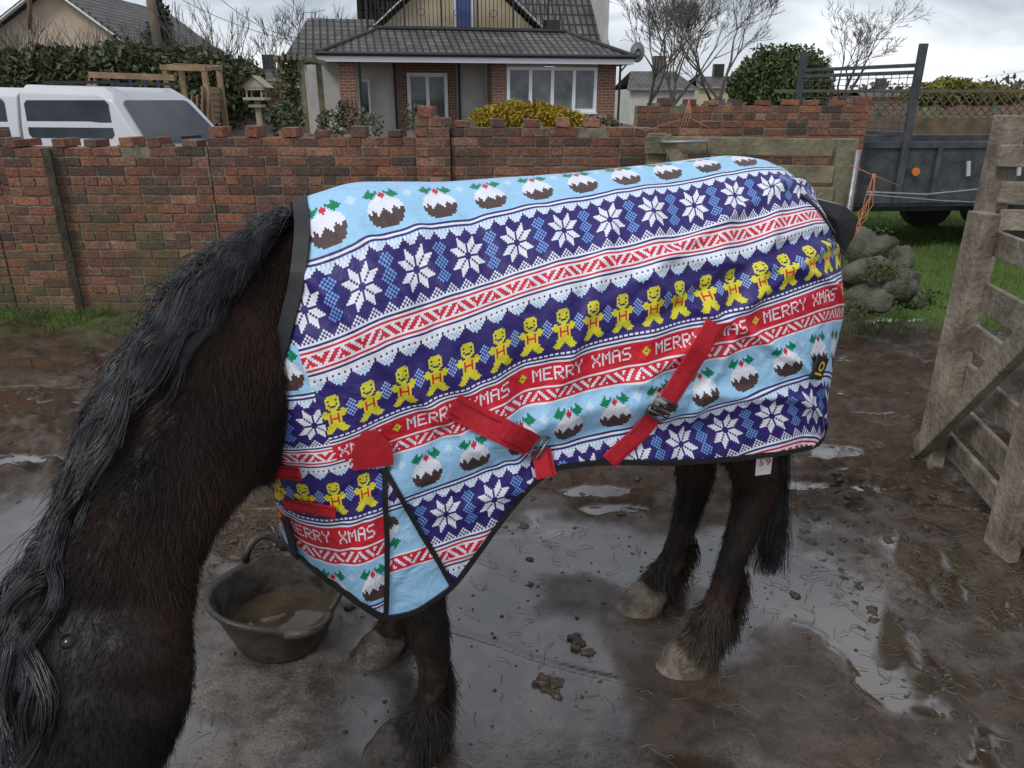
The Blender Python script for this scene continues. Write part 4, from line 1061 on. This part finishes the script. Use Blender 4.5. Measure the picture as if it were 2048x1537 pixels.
mb.build('window_frames',[whitep],hs); gb.build('window_glass',[glass],hs)
dm=MB(); dc=Vector((8.62,.3,2.95)); vs=[dc];
for r_i in (1,2,3):
    for k in range(20):
        a=2*math.pi*k/20; r=.09*r_i; vs.append(dc+Vector((math.cos(a)*r*.8,-.05+.25*r*r*3,math.sin(a)*r)))
fs=[(0,1+k,1+(k+1)%20) for k in range(20)]
for i in (0,1): fs+=[(1+i*20+k,1+i*20+(k+1)%20,21+i*20+(k+1)%20,21+i*20+k) for k in range(20)]
dm.add(vs,fs); dm.tube([dc,dc+Vector((-.3,.5,-.5))],.025,6); dm.tube([dc+Vector((0,0,-.25)),dc+Vector((0,-.4,-.1))],.012,6)
dm.build('satellite_dish',[mat('dish_grey',(.14,.145,.15),(.2,.2,.21),5,.5,0)],hs,True)
pots=MB(); pot=empty('plant_pots')
for px,py,Y,r,h in [(695,262,16,.17,.35),(832,262,16,.2,.45),(615,268,14,.2,.3),(700,270,12,.1,.25),(570,262,13,.12,.12)]:
    p=atY(px,py,Y); pots.tube([p-Vector((0,0,h)),p],[r*.75,r],12)
pots.build('pots',[mat('terracotta',(.2,.15,.12),(.3,.24,.2),5,.8,0)],pot)
leafm=attrmat('leaf_mat',.7,20,.2,.1,20)
foliage('pot_foliage',[tuple(atY(px,py,Y))+(r,r,r) for px,py,Y,r in [(695,232,16,.3),(832,238,16,.28),(570,240,14,.35),(570,245,14,.3),(660,250,14,.25),(740,255,15,.25)]],2200,.04,leafm,pot,((.05,.06,.03),(.16,.17,.08)))
foliage('forsythia_bush',[tuple(atY(px,py,14.5))+(r,r,r*.6) for px,py,r in [(985,238,.36),(1030,234,.42),(1080,236,.42),(1120,242,.38),(1150,248,.3)]],16000,.03,leafm,None,((.16,.12,.01),(.62,.42,.02)),.6)
foliage('dried_hydrangea',[tuple(atY(1205,252,9.5))+(.2,.2,.12)],900,.03,leafm,None,((.12,.09,.06),(.25,.2,.14)))
nh=empty('neighbour_house'); mb=MB(); Yn=30
pL,pR,pA=atY(-70,110,Yn),atY(288,108,Yn),atY(105,-22,Yn)
mb.add([pL,pR,Vector((pR.x,Yn,0)),Vector((pL.x,Yn,0)),pA],[(3,2,1,4,0)]); 
mb.add([Vector((pR.x,Yn,0)),pR,pR+Vector((0,10,0)),Vector((pR.x,Yn+10,0))],[(0,1,2,3)])
mb.build('walls',[mat('pinkish_render',(.42,.34,.25),(.52,.43,.33),2,.9,.2,20)],nh)
mb=MB(); e1=pR+Vector((.4,-.4,-.25)); e0=pL+Vector((-.4,-.4,-.25)); a1=pA+Vector((0,-.4,.1))
for e_ in (e0,e1): mb.add([e_,a1,a1+Vector((0,10,0)),e_+Vector((0,10,0))]+[v+Vector((0,0,.12)) for v in (e_,a1,a1+Vector((0,10,0)),e_+Vector((0,10,0)))],[(3,2,1,0),(4,5,6,7),(0,1,5,4),(1,2,6,5),(2,3,7,6),(3,0,4,7)])
mb.build('roof',[tile],nh)
mb=MB(); 
for e_ in (e0,e1): mb.beam(e_+Vector((0,-.03,-.02)),a1+Vector((0,-.03,-.02)),.04,.2,0,up=Vector((0,1,0)))
mb.build('bargeboards',[whitep],nh)
def fhouse(px0,px1,pyw,pyr,Y,wc):
    r=empty('distant_house'); a=atY(px0,pyw,Y); b_=atY(px1,pyw,Y); zr=atY(px0,pyr,Y).z
    m1=MB(); m1.box(a.x,b_.x,Y,Y+8,0,a.z); m1.build('walls',[wc],r)
    m1=MB(); m1.quad(Vector((a.x-.3,Y-.3,a.z-.1)),Vector((b_.x+.3,Y-.3,a.z-.1)),Vector((b_.x-.5,Y+4,zr)),Vector((a.x+.5,Y+4,zr))); m1.quad(Vector((a.x-.3,Y+8.3,a.z-.1)),Vector((b_.x+.3,Y+8.3,a.z-.1)),Vector((b_.x-.5,Y+4,zr)),Vector((a.x+.5,Y+4,zr)))
    m1.box((a.x+b_.x)/2,(a.x+b_.x)/2+.8,Y+3.7,Y+4.3,zr-.5,zr+.9); m1.build('roof',[tile],r)
    m1=MB(); k=a.x+1
    while k<b_.x-1.5: m1.box(k,k+1,Y-.03,Y-.001,a.z-2,a.z-.8); k+=2.6
    m1.build('windows',[glass],r)
fhouse(1262,1390,178,138,48,render); fhouse(1400,1500,175,150,60,beige); fhouse(1730,1850,192,178,70,bgb)
fhouse(430,560,160,132,55,beige); fhouse(1960,2060,196,182,75,bgb)
# =====================================================================
# PICKUP
# =====================================================================
pk=empty('pickup_truck'); cnr=atY(292,300,9.2); pk.location=(cnr.x,9.2,0); pk.rotation_euler=(0,0,math.radians(-12))
paint=mat('white_paint',(.55,.56,.58),(.62,.63,.65),.8,.2,0); dglass=mat('tinted_glass',(.012,.015,.02),(.04,.045,.055),1.5,.05,0)
mb=MB()
def hull(secs,mb,mi=0):
    vs=[];fs=[];n=len(secs[0])
    for s in secs: vs+=s
    for i in range(len(secs)-1):
        for k in range(n): fs.append((i*n+k,i*n+(k+1)%n,(i+1)*n+(k+1)%n,(i+1)*n+k))
    fs+=[tuple(range(n))[::-1],tuple((len(secs)-1)*n+k for k in range(n))]; mb.add(vs,fs,mi)
def sec(x,z0,z1,y0,y1,tx=0,r=.12):
    return [(x,y0,z0),(x-tx*.0,y0,z0+(z1-z0)*.5),(x-tx*.7,y0+r*.5,z1-r),(x-tx,y0+r*1.3,z1),(x-tx,y1-r*1.3,z1),(x-tx*.7,y1-r*.5,z1-r),(x,y1,z0+(z1-z0)*.5),(x,y1,z0)]
hull([sec(0,.55,1.12,0,1.8,0,.03),sec(-5.1,.55,1.12,0,1.8,0,.03)],mb)
def can(x,z,tx): return [(x,.02,1.13),(x-tx*.45,.05,1.42),(x-tx*.85,.12,z-.09),(x-tx,.25,z),(x-tx,1.55,z),(x-tx*.85,1.68,z-.09),(x-tx*.45,1.75,1.42),(x,1.78,1.13)]
hull([can(.0,1.78,.50),can(-.62,1.85,.0),can(-1.72,1.88,0)],mb)
hull([can(-1.76,1.84,0),can(-2.7,1.86,0),can(-3.1,1.83,0),can(-4.0,1.15,0)],mb)
mb.build('body',[paint],pk,True,.0)
pkb=[o for o in pk.children if o.name.startswith('body')][0]; bv=pkb.modifiers.new('b','BEVEL'); bv.width=.025; bv.segments=3; bv.limit_method='ANGLE'; bv.angle_limit=math.radians(25)
wn=pkb.modifiers.new('w','WEIGHTED_NORMAL')
mb=MB()
def sideq(x0,x1,z0,z1,c_=.04):
    zz=lambda z: .035+ (z-1.13)/(1.75-1.13)*.095 - .028
    pts=[(x0,z0+c_),(x0-c_,z0),(x1+c_,z0),(x1,z0+c_),(x1-.03,z1-c_),(x1-.03+c_,z1),(x0-c_-.06,z1),(x0-.06,z1-c_)]
    mb.add([(x,zz(z),z) for x,z in pts],[tuple(range(8))])
sideq(-.42,-1.62,1.27,1.70); sideq(-1.88,-2.55,1.22,1.72); sideq(-2.65,-3.1,1.22,1.70)
def bk_(y,z): t=(z-1.13)/(1.76-1.13); return (-.50*t+.03,y,z+.01)
mb.add([bk_(.14,1.24),bk_(.2,1.20),bk_(1.6,1.20),bk_(1.66,1.24),bk_(1.54,1.66),bk_(1.48,1.69),bk_(.32,1.69),bk_(.26,1.66)],[tuple(range(8))])
mb.build('windows',[dglass],pk)
mb=MB(); mb.box(-1.72,.008,-.008,1.808,1.10,1.135); mb.box(.0,.015,.1,1.7,.6,.63); mb.box(0.001,.12,.05,1.75,.45,.58)
mb.box(.0,.03,.7,1.1,1.24,1.27)
for x in (-.95,-4.1):
    for y_ in (-.02,1.6): mb.tube([(x,y_,.36),(x,y_+.22,.36)],.36,20)
mb.box(-1.5,-.5,.3,.34,1.885,1.92); mb.box(-1.5,-.5,1.46,1.5,1.885,1.92)
mb.build('trim_and_wheels',[blackm],pk)
mb=MB(); mb.box(-.01,.02,.01,.14,.75,1.05); mb.box(-.01,.02,1.66,1.79,.75,1.05); mb.build('tail_lights',[mat('lamp_red',(.4,.01,.01),(.5,.02,.02),5,.2,0)],pk)
# =====================================================================
# GARDEN THINGS
# =====================================================================
cf=empty('climbing_frame'); mb=MB(); Yc=13
def P_(px,py,Y=Yc): return atY(px,py,Y)
for px in (330,362,408,437): 
    t=P_(px,138,Yc+(1.0 if px in(362,437) else 0)); mb.beam((t.x,t.y,0),t,.08,.08,0,up=Vector((0,1,0)))
mb.beam(P_(322,135),P_(412,138),.1,.08); mb.beam(P_(352,132,14),P_(440,136,14),.1,.08); mb.beam(P_(325,135),P_(352,132,14),.08,.06); mb.beam(P_(410,138),P_(440,136,14),.08,.06)
mb.beam(P_(180,150),P_(350,156),.09,.09); mb.beam(P_(185,150),P_(165,240),.06,.08); mb.beam(P_(185,150),P_(205,240),.06,.08)
for k in range(9): mb.beam(P_(330+k*11,190+(k%2),Yc-.05),P_(330+k*11,262,Yc-.05),.02,.09,0,up=Vector((0,1,0)))
for k in range(6): mb.beam(P_(404,180+k*12,Yc-.1),P_(440,182+k*12,14),.03,.11)
mb.build('timber',[mat('play_wood',(.20,.13,.07),(.34,.24,.14),4,.85,.3)],cf)
mb=MB(); 
for px in (235,262,290,318): mb.tube([P_(px,153),P_(px,215)],.01,5)
mb.beam(P_(233,215),P_(264,215),.18,.03); mb.beam(P_(288,215),P_(320,215),.18,.03); mb.build('swings',[mat('blue_plastic',(.05,.1,.4),(.08,.15,.5),5,.4,0)],cf)
bt=empty('bird_table'); mb=MB(); a=P_(514,200,12); mb.beam((a.x,12,.2),a,.07,.07,0,up=Vector((0,1,0)))
def tier(py,w_): 
    c=P_(514,py,12); mb.box(c.x-w_,c.x+w_,12-w_,12+w_,c.z-.02,c.z+.02)
tier(198,.16); tier(212,.1); tier(178,.14)
for dx in (-.11,.11):
    for dy in (-.11,.11): c=P_(514,198,12); mb.beam((c.x+dx,12+dy,c.z),(c.x+dx,12+dy,c.z+.18),.02,.02,0,up=Vector((0,1,0)))
c=P_(514,176,12); 
for s_ in(-1,1): mb.add([(c.x+s_*.2,11.8,c.z),(c.x+s_*.2,12.2,c.z),(c.x,12.2,c.z+.17),(c.x,11.8,c.z+.17)],[(0,1,2,3)])
mb.add([(c.x-.18,11.85,c.z),(c.x+.18,11.85,c.z),(c.x,11.85,c.z+.16)],[(0,1,2)])
mb.build('timber',[mat('pale_wood',(.28,.23,.16),(.42,.36,.27),5,.85,.2)],bt)
ww=empty('rendered_garden_wall'); mb=MB(); a=P_(442,165,16);b_=P_(542,165,16); mb.box(a.x,b_.x,16,16.2,0,a.z); mb.box(b_.x+.002,b_.x+.35,15.9,16.3,0,a.z-.05,1); mb.build('wall',[render,bgb],ww)
pg=empty('garden_pergola'); mb=MB()
for px in (560,600): a=P_(px,118,15); mb.beam((a.x,15,0),a,.1,.1,0,up=Vector((0,1,0))); mb.beam((a.x,16.4,0),a+Vector((0,1.4,0)),.1,.1,0,up=Vector((0,1,0)))
for k in range(5): a=P_(552+k*12,116,14.8); mb.beam(a,a+Vector((0,1.9,0)),.05,.08)
a=P_(548,120,15); b_=P_(612,120,15); mb.beam(a,b_,.06,.1)
for k in range(8): mb.beam(P_(560,140+k*14,15),P_(600,140+k*14,15),.02,.03)
mb.build('timber',[wood2],pg)
foliage('climber',[tuple(P_(578,130+k*16,15))+(.26,.2,.25) for k in range(8)],2600,.04,leafm,pg,((.06,.07,.03),(.18,.16,.08)),.2)
up=empty('utility_pole'); mb=MB(); t=P_(292,-60,24); mb.tube([(t.x,24,0),t],[.16,.13],10); mb.tube([P_(60,60,26),P_(58,-50,26)],.07,8); mb.build('pole',[mat('pole_wood',(.10,.075,.05),(.18,.14,.10),3,.9,.3)],up,True)
mb=MB()
for (a,b_) in [((292,-40,24),(640,95,21)),((430,-10,24),(615,80,22)),((560,-5,30),(650,20,22)),((1730,185,40),(2300,95,60)),((1700,175,40),(2300,150,70))]:
    p=P_(*a);q=P_(*b_); mb.tube([p.lerp(q,k/12)-Vector((0,0,.25*math.sin(math.pi*k/12))) for k in range(13)],.010,4)
mb.build('wires',[blackp],up)
bark=mat('bark',(.065,.055,.045),(.15,.13,.11),6,.9,.4)
def tree(name,base,h,spread=.5,depth=6,seed=1,r=.12,up_=.25,mat_=bark,trunk=.3):
    rs=random.Random(seed); mb=MB()
    def br(p,d,l,r,k):
        q=p; pts=[p]; rr_=[r]
        for s in range(3):
            d=(d+Vector((rs.uniform(-1,1),rs.uniform(-1,1),rs.uniform(-.5,1)*up_*2))*.16).normalized(); q=q+d*l/3; pts.append(q); rr_.append(r*(1-.16*(s+1)))
        mb.tube(pts,rr_,6 if k>3 else 3,cap=False)
        if k<=0: return
        for j in range(rs.choice((2,3,3)) if k>1 else 3):
            ax=Vector((rs.uniform(-1,1),rs.uniform(-1,1),rs.uniform(-.6,.9)))
            br(pts[rs.choice((2,3,3))],(d+ax*spread+Vector((0,0,up_*.3))).normalized(),l*rs.uniform(.66,.88),max(r*.54,.008),k-1)
    br(Vector(base),Vector((0,0,1)),h*trunk,r,depth)
    return mb.build(name,[mat_],None,True)
def T_(px,Y): p=P_(px,200,Y); return (p.x,Y,0)
tree('bare_tree',T_(1345,30),5.2,.72,7,2,.13,.2)
tree('bare_tree',T_(1435,27),5.6,.65,7,5,.13,.3)
tree('bare_tree',T_(1290,33),5.6,.65,7,9,.13,.3)
tree('bare_tree',T_(1690,34),4.8,.8,7,12,.14,.1)
tree('bare_tree',T_(590,26),4.4,.65,6,14,.10,.2)
tree('bare_tree',T_(430,24),4.6,.5,5,16,.07,.5)
tree('bare_tree',T_(60,17),3.0,.6,5,19,.06,.3)
tree('bare_tree',T_(200,17),2.8,.7,5,23,.06,.3)
foliage('evergreen_bush',[tuple(P_(px,py,19))+(rx,rx,rz_) for px,py,rx,rz_ in [(1560,165,1.0,.75),(1510,180,.6,.6),(1615,180,.55,.6),(1550,195,1.0,.7),(1585,150,.5,.5),(1535,150,.5,.45)]],26000,.05,leafm,None,((.02,.035,.01),(.13,.19,.045)),.65)
foliage('hedge',[tuple(P_(px,py,15.5))+(rx,.6,rz_) for px,py,rx,rz_ in [(20,155,.9,.5),(100,150,.8,.5),(180,155,.8,.5),(250,145,.7,.55),(330,152,.8,.5),(400,150,.8,.5),(470,160,.5,.4),(60,190,1.2,.6),(200,195,1.2,.6),(340,195,1.1,.6),(430,190,1,.6),(225,128,.4,.3),(100,125,.4,.25)]],24000,.06,leafm,None,((.03,.04,.015),(.14,.16,.07)),.6)
strP=[]
for _ in range(520):
    px=U_(0,500); a=P_(px,140+U_(-20,20),15.4); d=Vector((U_(-.5,.5),U_(-.3,.3),U_(.3,1))); strP.append([a,a+d*.4+Vector((U_(-.1,.1),0,0)),a+d*.8])
strands('hedge_twigs',strP,.008,.003,bark)
b0=P_(326,110,25); 
foliage('conifer_tree',[ (b0.x+U_(-.1,.1),25,b0.z-.6+k*.36,max(.08,.72-.09*k),max(.08,.72-.09*k),.28) for k in range(8)],5000,.08,leafm,None,((.012,.025,.012),(.05,.08,.04)),.1)
foliage('hedge',[tuple(P_(px,py,16))+(rx,.5,rz_) for px,py,rx,rz_ in [(1850,190,.35,.2),(1900,185,.45,.25),(1960,190,.5,.2),(2010,192,.3,.15)]],7000,.045,leafm,None,((.08,.08,.01),(.32,.28,.05)),.6)
foliage('distant_treeline',[(x,90+U_(-8,8),1.2+U_(0,1),5,3,U_(1.2,2.6)) for x in range(-90,110,7)],16000,.35,leafm,None,((.06,.06,.05),(.12,.12,.09)),.5)
print('done')
